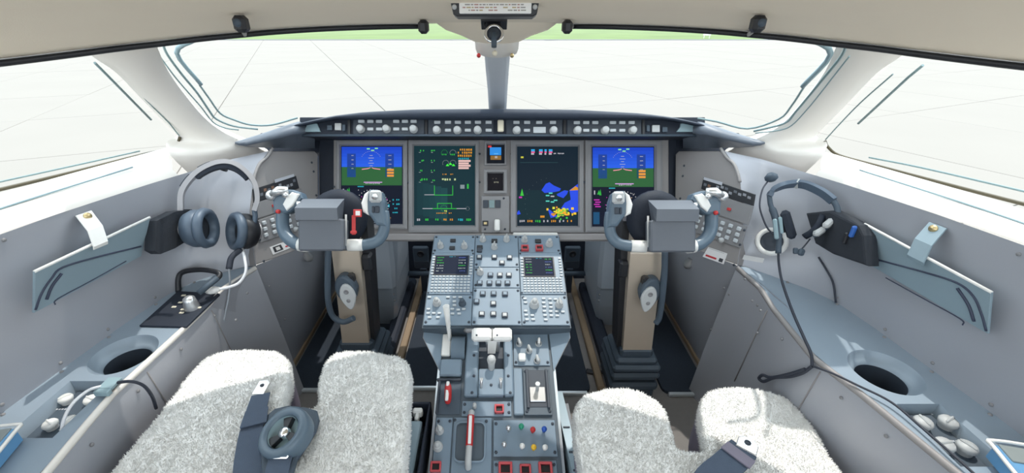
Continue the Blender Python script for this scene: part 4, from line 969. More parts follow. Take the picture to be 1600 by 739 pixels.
# hand microphones with hose clipped to the columns
for s, cpx, hose, nm in ((-1, (545, 462), [(513, 386), (512, 430), (513, 470), (520, 494), (536, 503), (553, 497)], 'left'), (1, (1012, 466), [(1039, 392), (1038, 430), (1034, 470), (1030, 496), (1025, 505)], 'right')):
    p = at_y(cpx[0], cpx[1], 1.125); M = frame(p, (1, 0, 0), (0, .1, .995), (0, -.995, .1)) @ RZ(-6*s)
    o = thing('hand_microphone', 'oval hand microphone clipped to the %s control column' % nm, 'microphone', tuple(p))
    g = MB(); g.prism([(.034*math.cos(a)*(1-.25*(math.sin(a) < 0)*abs(math.sin(a))), .054*math.sin(a)+.006) for a in [2*math.pi*k/20 for k in range(20)]], -.028, .004, .008, T(.006*s, .012, 0)); g.build('body', MT['rubber_grey'], o, M)
    g = MB(); g.prism([(.025*math.cos(a)*(1-.35*(math.sin(a) < 0)*abs(math.sin(a))), .046*math.sin(a)) for a in [2*math.pi*k/20 for k in range(20)]], .003, .012, .004); fc = g.build('face', MT['knob_grey'], o, M)
    g = MB(); g.lathe([(.008, 0), (.008, .002), (.005, .0025), (.005, .001), (0, .001)], 12, T(0, .020, .0115)); g.lathe([(.007, 0), (.006, .002), (0, .0022)], 12, T(0, -.012, .0115)); g.build('grille', MT['bezel_grey'], fc, M)
    g = MB(); g.box((0, .052, -.02), (.05, .03, .03), .006); g.build('clip', MT['black_plastic'], o, M)
    g = MB(); g.tube(spline([at_y(x, y, 1.12) for x, y in hose], 5), .0095, 10); g.build('hose', MT['rubber_grey'], o)
    q = at_y(574 if s < 0 else 974, 408 if s < 0 else 418, 1.19); g = MB(); g.box((0, 0, 0), (.034, .04, .06), .008); tag(g.build('column_switch_box', MT['black_plastic'], None, T(*q)), 'small black switch box on the inboard side of the %s column' % nm, 'switch box')
g = MB(); p = at_z(926, 580, FLOOR+.01); g.box((0, 0, .004), (.05, .022, .010), .003, RZ(-20)); g.box((.03, .012, .004), (.02, .014, .008), .002, RZ(-20)); tag(g.build('floor_latch', MT['black_plastic'], None, T(p.x, p.y, FLOOR+.001)), 'small black latch on the taupe floor left of the right column boot', 'latch')
# ================================================================== side consoles
cons = {}
def console(s, cup, rec, nm):
    o = thing('side_console', 'blue grey %s side console with a round cup well' % nm, 'console', (s*.9, .75, FLOOR)); cons[s] = o
    wx = lambda y: interp(y, WXL[s]) + .004
    ix = lambda y: abs(interp(y, INNER[s]))
    z = lambda y: CONZ + (.022*max(0, (y-1.05)/.13) if y > 1.05 else 0)
    (ccx, ccy, R) = cup; xa, xb, r0, r1 = rec; c0, c1 = ccy-R-.008, ccy+R+.008
    g = MB(); V = lambda x, y, dz=0.0: (s*x, y, z(y)+dz)
    def strip(y0, y1, n=3):
        g.loft([[V(lerp(wx(y), ix(y), k/4), y) for k in range(5)] for y in [lerp(y0, y1, i/n) for i in range(n+1)]])
    strip(-.4, r0); strip(r1, c0, 1); strip(c1, 1.172, 8)
    g.loft([[V(wx(y), y), V(xb, y)] for y in (r0, r1)]); g.loft([[V(xa, y), V(ix(y), y)] for y in (r0, r1)])
    # recess walls
    d = -.030
    g.add([V(xa, r0), V(xb, r0), V(xb, r1), V(xa, r1), V(xa+.004, r0+.004, d), V(xb-.012, r0+.004, d), V(xb-.012, r1-.006, d), V(xa+.004, r1-.006, d)], [(0, 1, 5, 4), (1, 2, 6, 5), (2, 3, 7, 6), (3, 0, 4, 7), (4, 5, 6, 7)])
    # cup zone
    quad = [(wx(c0), c0), (ix(c0), c0), (ix(c1), c1), (wx(c1), c1)]; ins, outr = [], []; N_ = 40
    angs = sorted([2*math.pi*k/N_ for k in range(N_)] + [math.atan2(q[1]-ccy, q[0]-ccx) % (2*math.pi) for q in quad])
    for a in angs:
        dx, dy = math.cos(a), math.sin(a); best = 9
        for (ax, ay), (bx, by) in zip(quad, quad[1:]+quad[:1]):
            ex, ey = bx-ax, by-ay; den = dx*ey - dy*ex
            if abs(den) < 1e-9: continue
            t_ = ((ax-ccx)*ey - (ay-ccy)*ex)/den; u_ = ((ax-ccx)*dy - (ay-ccy)*dx)/den
            if t_ > 0 and -.001 <= u_ <= 1.001: best = min(best, t_)
        rr = min(R, best*.985); outr.append(V(ccx+dx*best, ccy+dy*best)); ins.append(V(ccx+dx*rr, ccy+dy*rr))
    g.loft([outr, ins], closed=True, smooth=False)
    g.build('top', MT['console_grey'], o)
    cm = Vector((s*ccx, ccy, CONZ)); prof = [(1, 0), (.95, -.006), (.88, -.016), (.80, -.020), (.74, -.022), (.70, -.028), (.66, -.09), (.62, -.15), (.05, -.155)]
    rows = [[tuple(Vector((cm.x, cm.y, 0)) + Vector(((p[0]-cm.x)*f_, (p[1]-cm.y)*f_, CONZ+dz))) for p in ins] for f_, dz in prof]
    c = MB(); c.loft(rows[:6], closed=True); cw = c.build('cup_rim', MT['console_grey'], o)
    c = MB(); c.loft(rows[5:], closed=True); c.build('cup_well', MT['switch_dark'], cw)  # well darker than its rim, the shade of the deep hole as colour
    # inboard flank and rounded edge
    ys = [-.4, .2, .49, .60, .68, .74, .79, .83, .90, .98, 1.08, 1.172]
    g = MB(); g.loft([[V(ix(y), y), V(ix(y)-.004, y, -.01), V(ix(y)-.010, y, -.08), V(ix(y)-.028, y, -.3), (s*(ix(y)-.045), y, FLOOR)] for y in ys]); fk = g.build('flank', MT['wall_paint'], o)
    g = MB(); g.tube([V(ix(y), y, -.004) for y in ys], .0075, 8); g.build('edge_roll', MT['white_trim'] if s < 0 else MT['panel_grey'], o)  # left roll white for the sunlight on it, right roll left grey
    for y in ((.50, .58, .72, .86, 1.0) if s < 0 else (.50, .60, .70, .9, 1.05)): place('screw', riv_me, fk, face_to((s*(ix(y)-.008), y, CONZ-.04), (-s, 0, .1)))
    for y in (.62, .74, .86, 1.0, 1.1): place('screw', riv_me, o, face_to((s*(wx(y)-.012), y, z(y)), (0, 0, 1))); place('screw', riv_me, o, face_to((s*(wx(y)-.006), y+.012, z(y)+.016), (-s, 0, .1)))
    # seam on the flank
    for y in (.76, 1.0): g = MB(); g.tube([V(ix(y)-.005, y, -.02), V(ix(y)-.0105, y, -.08), V(ix(y)-.0285, y, -.3)], .0016, 6); g.build('seam', MT['side_panel'], fk)
    # audio panel with four knobs in the recess
    ap = thing('audio_panel', 'blue panel of four pale knobs recessed in the %s console' % nm, 'control panel', (s*(xa+xb)/2, (r0+r1)/2, CONZ-.03))
    g = MB(); g.box((s*((xa+xb)/2-.004), (r0+r1)/2, CONZ-.026), (xb-xa-.020, r1-r0-.014, .006), .001); g.build('plate', MT['rubber_grey'], ap)
    return ap
apl = console(-1, (.912, .80, .070), (.872, .967, .565, .712), 'left')
apr = console(1, (.905, .742, .072), (.853, .945, .505, .648), 'right')
ck = MB(); ck.lathe([(.013, 0), (.013, .006), (.016, .010), (.017, .016), (.014, .021), (0, .022)], 14); ck.box((0, 0, .022), (.005, .028, .006), .002)
ckl = ck.mesh('knob', MT['white_plastic']); ckr = ck.mesh('knob', MT['knob_grey'])
for (px, py) in ((104, 625), (143, 627), (80, 665), (111, 660)): p = at_z(px, py, CONZ-.016); place('knob', ckl, apl, T(max(-.955, p.x), p.y, CONZ-.023) @ RZ(px*3) @ Matrix.Scale(.8, 4))
for (px, py) in ((1440, 664), (1479, 663), (1473, 699), (1508, 703)): p = at_z(px, py, CONZ-.016); place('knob', ckr, apr, T(p.x, p.y, CONZ-.023) @ RZ(px*3))
for ap, pts_ in ((apl, ((112, 604), (135, 606), (95, 640), (100, 672))), (apr, ((1440, 640), (1465, 648), (1455, 688), (1490, 690)))):
    pr = MB()
    for px, py in pts_:
        p = at_z(px, py, CONZ-.022)
        for k in range(4): pr.add([(p.x-.012+.006*k, p.y, CONZ-.0225), (p.x-.008+.006*k, p.y, CONZ-.0225), (p.x-.008+.006*k, p.y+.0035, CONZ-.0225), (p.x-.012+.006*k, p.y+.0035, CONZ-.0225)], [(0, 1, 2, 3)], False, None, (.5, .52, .55))
    pr.build('print', MT['print'], ap)
# tiller on its dark plate
tl = thing('steering_tiller', 'black looped steering tiller on a dark plate on the left console', 'tiller', tuple(at_z(283, 485, CONZ)))
g = MB(); g.prism([at_z(x, y, CONZ).to_2d() for x, y in ((219, 511), (292, 513), (345, 461), (279, 457))], CONZ+.0005, CONZ+.006, .001); g.build('plate', MT['dark_navy'], tl)
t0 = (CONZ-CZ)/ray(278, 456).z
P = [pt(x, y, t0*k) for x, y, k in ((279, 457, 1), (279, 434, 1), (288, 424.5, 1.0), (314, 421.5, .99), (338, 425, .98), (343, 431, .975), (330, 443, .96), (311, 458, .945))]
g = MB(); g.tube(spline(P, 5), .0075, 8); g.build('loop', MT['black_plastic'], tl)
g = MB(); g.tube([pt(340, 434, t0*.968), pt(310, 458, t0*.94)], .0085, 8); g.build('arm', MT['rubber_grey'], tl)
kp3 = at_z(296, 470, CONZ+.03); g = MB(); g.lathe([(.020, -.026), (.018, -.01), (.016, 0), (.015, .008), (.008, .014), (0, .015)], 16, T(*kp3)); g.build('boss', MT['silver'], tl)
for px, py in ((287, 462), (282, 473), (272, 480), (286, 484), (284, 489), (311, 481)):
    p = at_z(px, py, CONZ+.006); g = MB(); g.box((p.x, p.y, CONZ+.007), (.012, .007, .003), .001); g.build('mark', MT['cream'], tl)
# clip and cables on the left console
cl = thing('cable_clip', 'pale clip gripping the edge of the left console beside the knobs', 'clip', tuple(at_z(172, 603, CONZ)))
p = at_z(172, 600, CONZ+.012); g = MB(); g.box((0, 0, 0), (.030, .034, .010), .002, T(*p)); g.box((0, 0, 0), (.032, .012, .014), .002, T(p.x+.001, p.y-.022, p.z-.002)); g.build('jaw', MT['heater_strip'], cl)
g = MB(); g.tube(spline([at_z(160, 603, CONZ+.012), at_z(138, 610, CONZ+.03), at_z(114, 630, CONZ+.03), at_z(100, 655, CONZ+.01), at_z(95, 682, CONZ-.02)], 5), .0032, 6); g.build('cord', MT['white_cable'], cl)
g = MB(); g.tube(spline([at_z(182, 598, CONZ+.012), at_z(205, 596, CONZ+.02), at_z(225, 603, CONZ), at_z(238, 620, CONZ-.04), at_z(244, 638, CONZ-.09)], 5), .0035, 6); g.build('dark_cord', MT['cable_black'], cl)
# binders in the rear bins
for s, x, y, nm in ((-1, -.955, .475, 'blue and grey binder standing in the rear of the left console'), (1, .95, .44, 'blue binder standing in the rear of the right console')):
    o = thing('binder', nm, 'binder', (x, y, CONZ)); M = T(x, y, CONZ+.001) @ RZ(-s*14)
    g = MB(); g.box((0, 0, .018), (.11, .15, .036), .004); g.build('cover', MT['book_blue'], o, M)
    g = MB(); g.box((0, .055, .037), (.10, .035, .004), .001); g.build('spine_label', MT['book_grey'], o, M)
    g = MB(); g.tube(spline([(-.058, -.07, .03), (-.058, .06, .034), (-.05, .082, .036), (.05, .082, .036), (.058, .06, .034), (.058, -.07, .03)], 4), .0035, 6); g.build('edge_band', MT['bright_edge'], o, M)
# ================================================================== wall plates, pockets, straps
PLATES = {-1: [(-.960, .758, 1.122), (-.930, 1.038, 1.12), (-.955, 1.0, 1.02), (-.990, .74, 1.03)], 1: [(.945, .995, 1.118), (.980, .706, 1.105), (1.005, .688, 1.017), (.970, .964, 1.018)]}
LINES = {-1: [[(55.5, 484), (65, 458), (81, 434), (97.5, 418), (150, 402), (220, 385)], [(72.6, 467.6), (81, 447), (96, 427)], [(86, 476), (90, 467), (140, 440), (197, 408)]],
         1: [[(1541, 517), (1534, 492), (1521, 463), (1495, 442), (1443, 425), (1360, 403)], [(1522, 502), (1513, 476), (1496, 450)], [(1504, 508), (1500, 498), (1440, 465), (1384, 434)]]}
STR = {-1: [(115, 337), (139, 329), (165, 377), (143, 386)], 1: [(1456, 347), (1483, 357), (1447, 411), (1421, 398)]}
for s, nm in ((-1, 'left'), (1, 'right')):
    Q = [Vector(q) for q in PLATES[s]]; c = sum(Q, Vector())/4
    o = thing('pocket_plate', 'pale blue grey pocket flap with dark curved lines on the %s wall' % nm, 'pocket', tuple((Q[2]+Q[3])/2))
    M = plane_frame(Q[3], Q[2]-Q[3], Q[0]-Q[3]); Mi = M.inverted(); loc = [(Mi @ q).to_2d() for q in Q]
    g = MB(); g.prism(loc, -.005, 0, .0012); fp_ = g.build('flap', MT['plate_pale'], o, M)
    g = MB(); g.tube([(loc[0][0], loc[0][1], -.002), (loc[1][0], loc[1][1], -.002)], .0034, 6); g.build('top_edge', MT['bright_edge'], fp_, M)
    for k, L_ in enumerate(LINES[s]):
        P = [(*hit(x, y, M, .0006), .0006) for x, y in L_]; g = MB(); g.tube(spline(P, 5), (.0024, .0032, .0014)[k], 6); g.build('curved_line', MT['line_dark'], fp_, M)
    w_ = OB['wall_'+nm]
    A, n0 = surf(*STR[s][0], w_, .004); B, n1 = surf(*STR[s][1], w_, .004)
    C_ = M @ Vector((*hit(*STR[s][2], M, .004), .004)); D_ = M @ Vector((*hit(*STR[s][3], M, .004), .004))
    st = thing('strap', 'short pale strap holding the %s pocket flap to the wall' % nm, 'strap', tuple((A+B)/2))
    rows = []
    for (a_, b_, h_) in ((A, B, 0), (A.lerp(D_, .5), B.lerp(C_, .5), .012), (D_, C_, .004), (D_ - Vector((0, 0, .008)), C_ - Vector((0, 0, .008)), .0)):
        off = Vector((-s*1, -.2, .1)).normalized()*h_; th = Vector((-s, -.2, .3)).normalized()*.004
        rows.append([a_+off, b_+off, b_+off+th, a_+off+th])
    g = MB(); g.loft(rows, closed=True, smooth=False, caps=True); g.build('band', MT['bright_edge'] if s < 0 else MT['plate_pale'], st)
    p = (A+B)/2 + (D_-A)*.12; g = MB(); g.lathe([(.0085, 0), (.008, .004), (0, .006)], 12); g.build('snap', MT['brass'], st, face_to(p + Vector((-s*.007, 0, .002)), (-s, -.3, .2)))
    q, n = surf(6 if s < 0 else 1592, 375 if s < 0 else 397, w_); place('screw', riv_me, w_, face_to(q, n))
    # black block in place of a recessed pocket, its inner shade as colour
    PP = [(226, 345), (262, 331), (300, 327), (299, 372), (262, 388), (232, 397), (223, 392)] if s < 0 else [(1268, 333), (1300, 329), (1346, 352), (1354, 368), (1358, 416), (1310, 397), (1283, 381)]
    X0 = s*.93; pts3 = [at_x(x, y, X0 + s*(.012 if k in (0, 5, 6) else -.02 if s < 0 and k in (2, 3) else 0)) for k, (x, y) in enumerate(PP)]
    cc = sum(pts3, Vector())/len(pts3); Mf = plane_frame(cc, Vector((0, -s*-1, 0)) if s < 0 else Vector((0, -1, 0)), (0, 0, 1))
    Mfi = Mf.inverted(); pl2 = [(Mfi @ p).to_2d() for p in pts3]
    ob = thing('wall_pouch', 'black block for the shaded inside of a pocket of small items in the %s wall behind the headset' % nm, 'pouch', tuple(cc - Vector((0, 0, .04))))
    g = MB(); g.prism(pl2, -.02, .012, .006); g.build('body', MT['black_fabric'], ob, Mf)
    for px, py, m in (((243, 352, 'magenta'), (262, 348, 'black_plastic')) if s < 0 else ((1333, 362, 'blue_plastic'), (1322, 372, 'black_plastic'))):
        hx, hy = hit(px, py, Mf, .014); g = MB(); g.box((hx, hy, .014), (.011, .032, .012), .003); tag(g.build('pen', MT[m], None, Mf), {'magenta': 'magenta marked pen poking out of the left wall pocket', 'blue_plastic': 'blue pen poking out of the right wall pocket', 'black_plastic': 'black pen in the %s wall pocket' % nm}[m], 'pen')
# ================================================================== headsets
def ringlathe(r, t, n=20): return [(r + t*math.cos(a), t*math.sin(a)) for a in [2*math.pi*k/n for k in range(n+1)]]
DHd = .0019*F; KH = F/DHd
HM = tilted(338, 320, DHd)
def h1(px, py, z=0.0): return Vector(((px-338)/KH, (320-py)/KH, z))
hs = thing('headset', 'grey headset with big round ear cups hanging by the left wall', 'headset', tuple(HM @ h1(340, 390)))
bandp = [h1(287, 330, .012), h1(291, 300, .016), h1(310, 273, .012), h1(335, 257, .004), h1(357, 254, -.006), h1(375, 264, -.018), h1(389, 284, -.028), h1(392, 309, -.034), h1(387, 327, -.036)]
SPb = spline(bandp, 6)
def ribbon(P, width, th, dirv):
    rows = []
    for i, p in enumerate(P):
        t_ = (P[min(i+1, len(P)-1)] - P[max(i-1, 0)]).normalized(); d = Vector(dirv); d = (d - t_*d.dot(t_)).normalized(); n = t_.cross(d)
        rows.append([p + d*width/2 - n*th/2, p + d*width/2 + n*th/2, p - d*width/2 + n*th/2, p - d*width/2 - n*th/2])
    return rows
g = MB(); g.loft(ribbon(SPb, .030, .013, (.5, .1, .9)), closed=True, smooth=False, caps=True); bd = g.build('headband', MT['headset_grey'], hs, HM)
g = MB(); g.loft(ribbon([p*.93 + Vector((0, -.004, 0)) for p in SPb[12:34]], .022, .012, (.5, .1, .9)), closed=True, smooth=False, caps=True); g.build('head_pad', MT['dark_leather'], bd, HM)
for k0 in (7, 14): g = MB(); g.loft(ribbon([p + Vector((-.004, .005, .008)) for p in SPb[k0:k0+5]], .008, .004, (.5, .1, .9)), closed=True, smooth=False, caps=True); g.build('band_slot', MT['switch_dark'], bd, HM)
ax = Vector((.86, .10, .48)).normalized()     # left cup opens to the right and towards the seats
def cup(c, axis, flip, nm_mat):
    zq = (axis*flip).to_track_quat('Z', 'Y').to_matrix().to_4x4(); M = HM @ T(*c) @ zq
    k = MB(); k.lathe([(0, -.040), (.028, -.038), (.046, -.028), (.055, -.010), (.055, .004), (.050, .012)], 24); h = k.build('ear_cup', MT[nm_mat], hs, M)
    k = MB(); k.lathe([(.036, .010), (.054, .010), (.060, .019), (.056, .032), (.046, .036), (.036, .028), (.033, .014)], 24); k.build('ear_cushion', MT['headset_blue'], h, M)
    k = MB(); k.lathe([(.034, .012), (.0, .010)], 18); k.build('liner', MT['black_fabric'], h, M)
    k = MB(); k.lathe([(.026, -.038), (.028, -.042), (.016, -.045), (0, -.0455)], 16); k.build('cup_badge', MT['headset_grey'], h, M)
cup(h1(317, 357, .02), Vector((.93, .05, -.10)).normalized(), 1, 'headset_blue')
cup(h1(366, 361, -.05), Vector((.62, .0, -.78)).normalized(), -1, 'black_plastic')
g = MB(); g.tube(spline([bandp[0], h1(286, 340, .016), h1(296, 352, .03), h1(300, 358, .035)], 4), .0085, 8); g.build('fork', MT['headset_blue'], bd, HM)
g = MB(); g.tube(spline([bandp[-1], h1(388, 340, -.036), h1(384, 356, -.034), h1(378, 366, -.034)], 4), .0075, 8); g.build('fork', MT['headset_blue'], bd, HM)
g = MB(); g.tube(spline([h1(369, 388, -.03), h1(379, 403, -.01), h1(384, 424, .0), h1(377, 441, .01), h1(362, 448, .02), h1(350, 450, .025)], 6), .0042, 8); bm_ = g.build('mic_boom', MT['white_cable'], hs, HM)
g = MB(); g.tube([h1(352, 450, .025), h1(346, 451, .027), h1(338, 453, .029), h1(333, 455, .03)], [.006, .011, .010, .004], 10); g.build('mic_foam', MT['paper'], bm_, HM)
g = MB(); g.tube(spline([h1(370, 390, -.02), h1(362, 402, .0), h1(361, 420, .01)], 5), .009, 8); g.build('cable_gland', MT['cable_black'], hs, HM)
g = MB(); g.tube(spline([HM @ h1(361, 418, .01), at_x(359, 450, -.80), at_x(352, 490, -.815), at_x(342, 533, -.825)], 6), .0028, 6); g.build('cable', MT['cable_grey'], hs)
g = MB(); P0 = HM @ h1(392, 300, -.03); hk, hn = surf(340, 262, OB['wall_left']); g.tube([HM @ h1(340, 262, -.02), HM @ h1(338, 262, -.045)], .006, 8); g.build('hook', MT['black_plastic'], hs)
# right headset
HR = tilted(1250, 330, DHd)
HRI = HR.inverted()
def h2(px, py, z=0.0):                               # the wall closes in towards the seats, the headset follows it
    z += max(0, px-1245)*.00105; return HRI @ pt(px, py, (DHd - z)/F)
hr = thing('headset', 'slim dark headset with a boom microphone hanging by the right wall', 'headset', tuple(HR @ h2(1250, 395)))
B1 = spline([h2(1202, 306, -.03), h2(1208, 297, -.025), h2(1225, 289.5, -.01), h2(1242, 287, 0), h2(1246, 287, 0), h2(1262, 290, .006), h2(1285, 301, .016), h2(1302, 314, .02)], 5)
g = MB(); g.loft(ribbon(B1, .022, .013, (.0, .5, .85)), closed=True, smooth=False, caps=True); bd = g.build('headband', MT['headset_blue'], hr, HR)
g = MB(); g.loft(ribbon(B1[17:22], .025, .016, (.0, .5, .85)), closed=True, smooth=False, caps=True); g.build('band_joint', MT['knob_grey'], bd, HR)
g = MB(); g.tube(spline([h2(1202, 305, -.03), h2(1204, 320, -.026), h2(1210, 335, -.02), h2(1214, 352, -.015), h2(1217, 375, -.01), h2(1216, 396, -.008)], 4), [.007]*6 + [.010]*10 + [.008]*5, 8); a1 = g.build('arm', MT['rubber_grey'], hr, HR)
g = MB(); g.box((0, 0, 0), (.012, .062, .012), .004, T(*h2(1212, 358, -.002)) @ RZ(6)); g.box((0, 0, 0), (.010, .05, .010), .003, T(*h2(1220, 352, -.004)) @ RZ(6)); g.build('slider', MT['heater_strip'], a1, HR)
g = MB(); g.box((0, 0, 0), (.028, .088, .022), .009, T(*h2(1232, 351, -.004)) @ RZ(17)); g.build('ear_pad', MT['dark_navy'], a1, HR)
g = MB(); g.box((0, 0, 0), (.022, .045, .022), .009, T(*h2(1223, 352, -.02)) @ RZ(12)); g.build('pad_mount', MT['black_plastic'], a1, HR)
g = MB(); g.tube(spline([h2(1302, 313, .02), h2(1308, 325, .022), h2(1308, 338, .024), h2(1298, 349, .026), h2(1280, 363, .03), h2(1270, 368, .03)], 4), .0075, 8); a2 = g.build('arm', MT['rubber_grey'], hr, HR)
for px, py, rz in ((1295, 349, 40), (1280, 362, 35)): g = MB(); g.box((0, 0, 0), (.034, .018, .02), .006, T(*h2(px, py, .034)) @ RZ(rz)); g.build('slider', MT['knob_grey'], a2, HR)
g = MB(); g.tube(spline([h2(1257, 370, .03), h2(1270, 362, .034), h2(1280, 350, .03), h2(1286, 337, .02)], 4), .0065, 8, flat=1.6); g.build('ear_pad', MT['dark_leather'], a2, HR)
g = MB(); g.tube(spline([h2(1199, 284, -.03), h2(1191, 297, -.02), h2(1187, 320, -.01), h2(1191, 338, -.008), h2(1199, 356, -.006), h2(1210, 368, -.006)], 5), .0026, 6); mb_ = g.build('mic_boom', MT['cable_black'], hr, HR)
g = MB(); g.lathe([(0, -.014), (.010, -.012), (.018, -.003), (.018, .005), (.010, .012), (0, .014)], 14, T(*h2(1205, 277, -.03)) @ RX(70)); g.build('mic_foam', MT['rubber_grey'], mb_, HR)
g = MB(); g.tube(spline([h2(1266, 373, .03), h2(1258, 383, .03), h2(1250, 392, .03)], 4), .0022, 6); jk = g.build('jack_lead', MT['cable_black'], hr, HR)
g = MB(); g.box((0, 0, 0), (.016, .020, .014), .004, T(*h2(1252, 394, .03)) @ RZ(-20)); g.box((0, 0, 0), (.012, .018, .012), .003, T(*h2(1243, 392, .03))); g.build('jack', MT['rubber_grey'], jk, HR)
PZ = CONZ+.006
cab = [HR @ h2(1216, 394, -.008), HR @ h2(1217, 412, -.006), at_x(1222, 440, .83), at_z(1238, 486, PZ+.02), at_z(1255, 525, PZ+.012), at_x(1267, 552, .765), at_x(1269, 572, .76)]
g = MB(); g.tube(spline(cab, 6), .0036, 6); cb = g.build('cable', MT['cable_black'], hr)
g = MB(); g.tube(spline([cab[-1], at_x(1255, 582, .755), at_x(1235, 588, .75), at_x(1210, 590, .745), at_x(1193, 596, .74), at_x(1186, 591, .738), at_x(1192, 586, .74), at_x(1205, 590, .743), at_x(1232, 585, .748), at_x(1258, 577, .753)], 5), .0045, 6); g.build('cable_loop', MT['cable_black'], cb)
g = MB(); g.tube(spline([cab[-1], at_z(1300, 583, CONZ+.005), at_z(1340, 602, CONZ+.01), at_z(1392, 628, CONZ+.012), at_z(1440, 668, CONZ+.01), at_z(1495, 716, CONZ+.012), at_z(1535, 752, CONZ+.01)], 6), .0024, 6); g.build('trailing_cable', MT['cable_black'], cb)
P = [surf(x, y, OB['wall_right'], .006)[0] for x, y in ((1280, 402), (1292, 420), (1304, 442), (1308, 472))]
g = MB(); g.tube(spline(P, 6), .0026, 6); tag(g.build('wall_cable', MT['cable_black']), 'thin dark cable hanging down the right wall under the pocket', 'cable')
# air vent ring on the right
p, n = surf(1206, 378, OB['wall_right'], .002)
av = thing('air_vent', 'round white air vent ring beside the right keypad panel', 'air vent', tuple(p)); M = face_to(p, (n + Vector((-.2, -.5, .1))).normalized())
g = MB(); g.lathe([(.045, -.01), (.045, .004), (.041, .010), (.034, .010), (.031, .004)], 28); g.build('ring', MT['white_plastic'], av, M)
g = MB(); g.lathe([(.031, .003), (.024, .006), (.020, .001), (.012, .004), (0, .006)], 24); g.build('nozzle', MT['switch_dark'], av, M)
p, n = surf(318, 392, OB['wall_left'], .004)
# ================================================================== overhead items
fr_ = thing('placard_frame', 'white placard in a black frame at the top centre of the headliner', 'placard', tuple(pt(773, 25, .00105)))
Mo = frame(pt(773, 10, .00104), (1, 0, 0), (0, .12, .993), (0, -.993, .12))
def o0(px, py): return hit(px, py, Mo)
g = MB(); g.prism([o0(x, y) for x, y in ((700, -14), (708, 22), (713, 25.5), (834, 25.5), (839, 22), (846, -14))], -.04, 0, .002); g.build('frame', MT['black_plastic'], fr_, Mo)
(xa_, ya_), (xb_, yb_) = o0(717, -12), o0(830, 21.5)
g = MB(); g.box(((xa_+xb_)/2, (ya_+yb_)/2, .001), (xb_-xa_, ya_-yb_, .004), .001); pl_ = g.build('placard', MT['paper'], fr_, Mo)
pr = MB(); rnd = random.Random(2)
for r in range(6):
    x = 723.0; y_ = 17.5 - r*4.4
    while x < 824:
        ww = rnd.uniform(2, 8); (x0_, y0_), (x1_, y1_) = o0(x, y_), o0(x+ww, y_-2)
        if rnd.random() < .8 and x + ww < 826: pr.add([(x0_, y0_, .0034), (x1_, y0_, .0034), (x1_, y1_, .0034), (x0_, y1_, .0034)], [(0, 1, 2, 3)], False, None, rnd.choice([(.30, .29, .28), (.35, .34, .3), (.42, .25, .22), (.45, .36, .2)]))
        x += ww + 1.5
pr.build('print', MT['print'], pl_, Mo)
for px in (710, 836): g = MB(); g.lathe([(.004, 0), (.0035, .002), (0, .0025)], 10, T(*o0(px, 11), 0)); g.build('screw', MT['knob_grey'], fr_, Mo)
ml = thing('overhead_lamp', 'small black and chrome swivel lamp above the centre post', 'lamp', tuple(pt(772, 78, .00136)))
Mo = tilted(772, 50, .00136*F); ko = 1/.00136
def o1(px, py, z=0.0): return Vector(((px-772)/ko, (50-py)/ko, z))
g = MB(); g.box(tuple(o1(772, 34.5, -.01)), (41/ko, 3/ko, .04), .001); g.build('mount', MT['black_plastic'], ml, Mo)
g = MB(); g.box(tuple(o1(772, 41, -.01)), (22/ko, 12/ko, .024), .003); bd = g.build('body', MT['black_plastic'], ml, Mo)
g = MB(); g.tube([o1(x, y, .005) for x, y in ((758, 37), (757, 42), (761, 48))], .0016, 6); g.build('loop_wire', MT['black_plastic'], bd, Mo)
g = MB(); g.lathe(ringlathe(.0175, .0035, 8), 20, T(*o1(772, 55, .006))); g.build('ring', MT['chrome'], ml, Mo)
g = MB(); g.lathe([(.014, -.004), (.014, .004), (.008, .008), (0, .009)], 16, T(*o1(772, 55, .002))); g.build('head', MT['switch_dark'], ml, Mo)
g = MB(); g.tube([o1(772, 56, .012), o1(772, 77, .010)], [.0065, .0055], 10); g.build('stem', MT['rubber_grey'], ml, Mo)
g = MB(); g.lathe([(.005, -.004), (.006, 0), (.004, .005), (0, .006)], 12, T(*o1(773, 83, .0))); g.build('tip', MT['cream'], ml, Mo)
for s, nm in ((-1, 'left'), (1, 'right')):
    P = []
    for x in (.190, .28, .40, .50, .56, .63, .69, .75, .80, .86, .93, 1.0): P.append((s*x, interp(x, YE)+.004, zh(x, interp(x, YE)) - .006))
    o = thing('visor_rail', 'curved black sun visor rail along the %s headliner edge' % nm, 'rail', P[4])
    g = MB(); g.tube(spline(P, 5), .0062, 8); g.build('rail', MT['black_plastic'], o)
    p = pt(662 if s < 0 else 886, 42, .00138); g = MB(); g.box(tuple(p), (.021, .03, .027), .006); g.tube([tuple(p), P[0]], .006, 6); g.build('end_stop', MT['black_plastic'], o)
    p = pt(377 if s < 0 else 1184, 37.5, .00110); M = T(*p); g = MB(); g.box((0, 0, 0), (.022, .024, .027), .006); xr0 = .56; g.tube([(0, 0, -.004), tuple(Vector((s*xr0, interp(xr0, YE)+.004, zh(xr0, interp(xr0, YE))-.006)) - p)], .005, 6); b_ = g.build('clamp', MT['black_plastic'], o, M)
    g = MB(); g.lathe([(.007, 0), (.006, .003), (0, .004)], 12); g.build('clamp_screw', MT['rubber_grey'], b_, M @ T(0, -.012, .002) @ RX(90))
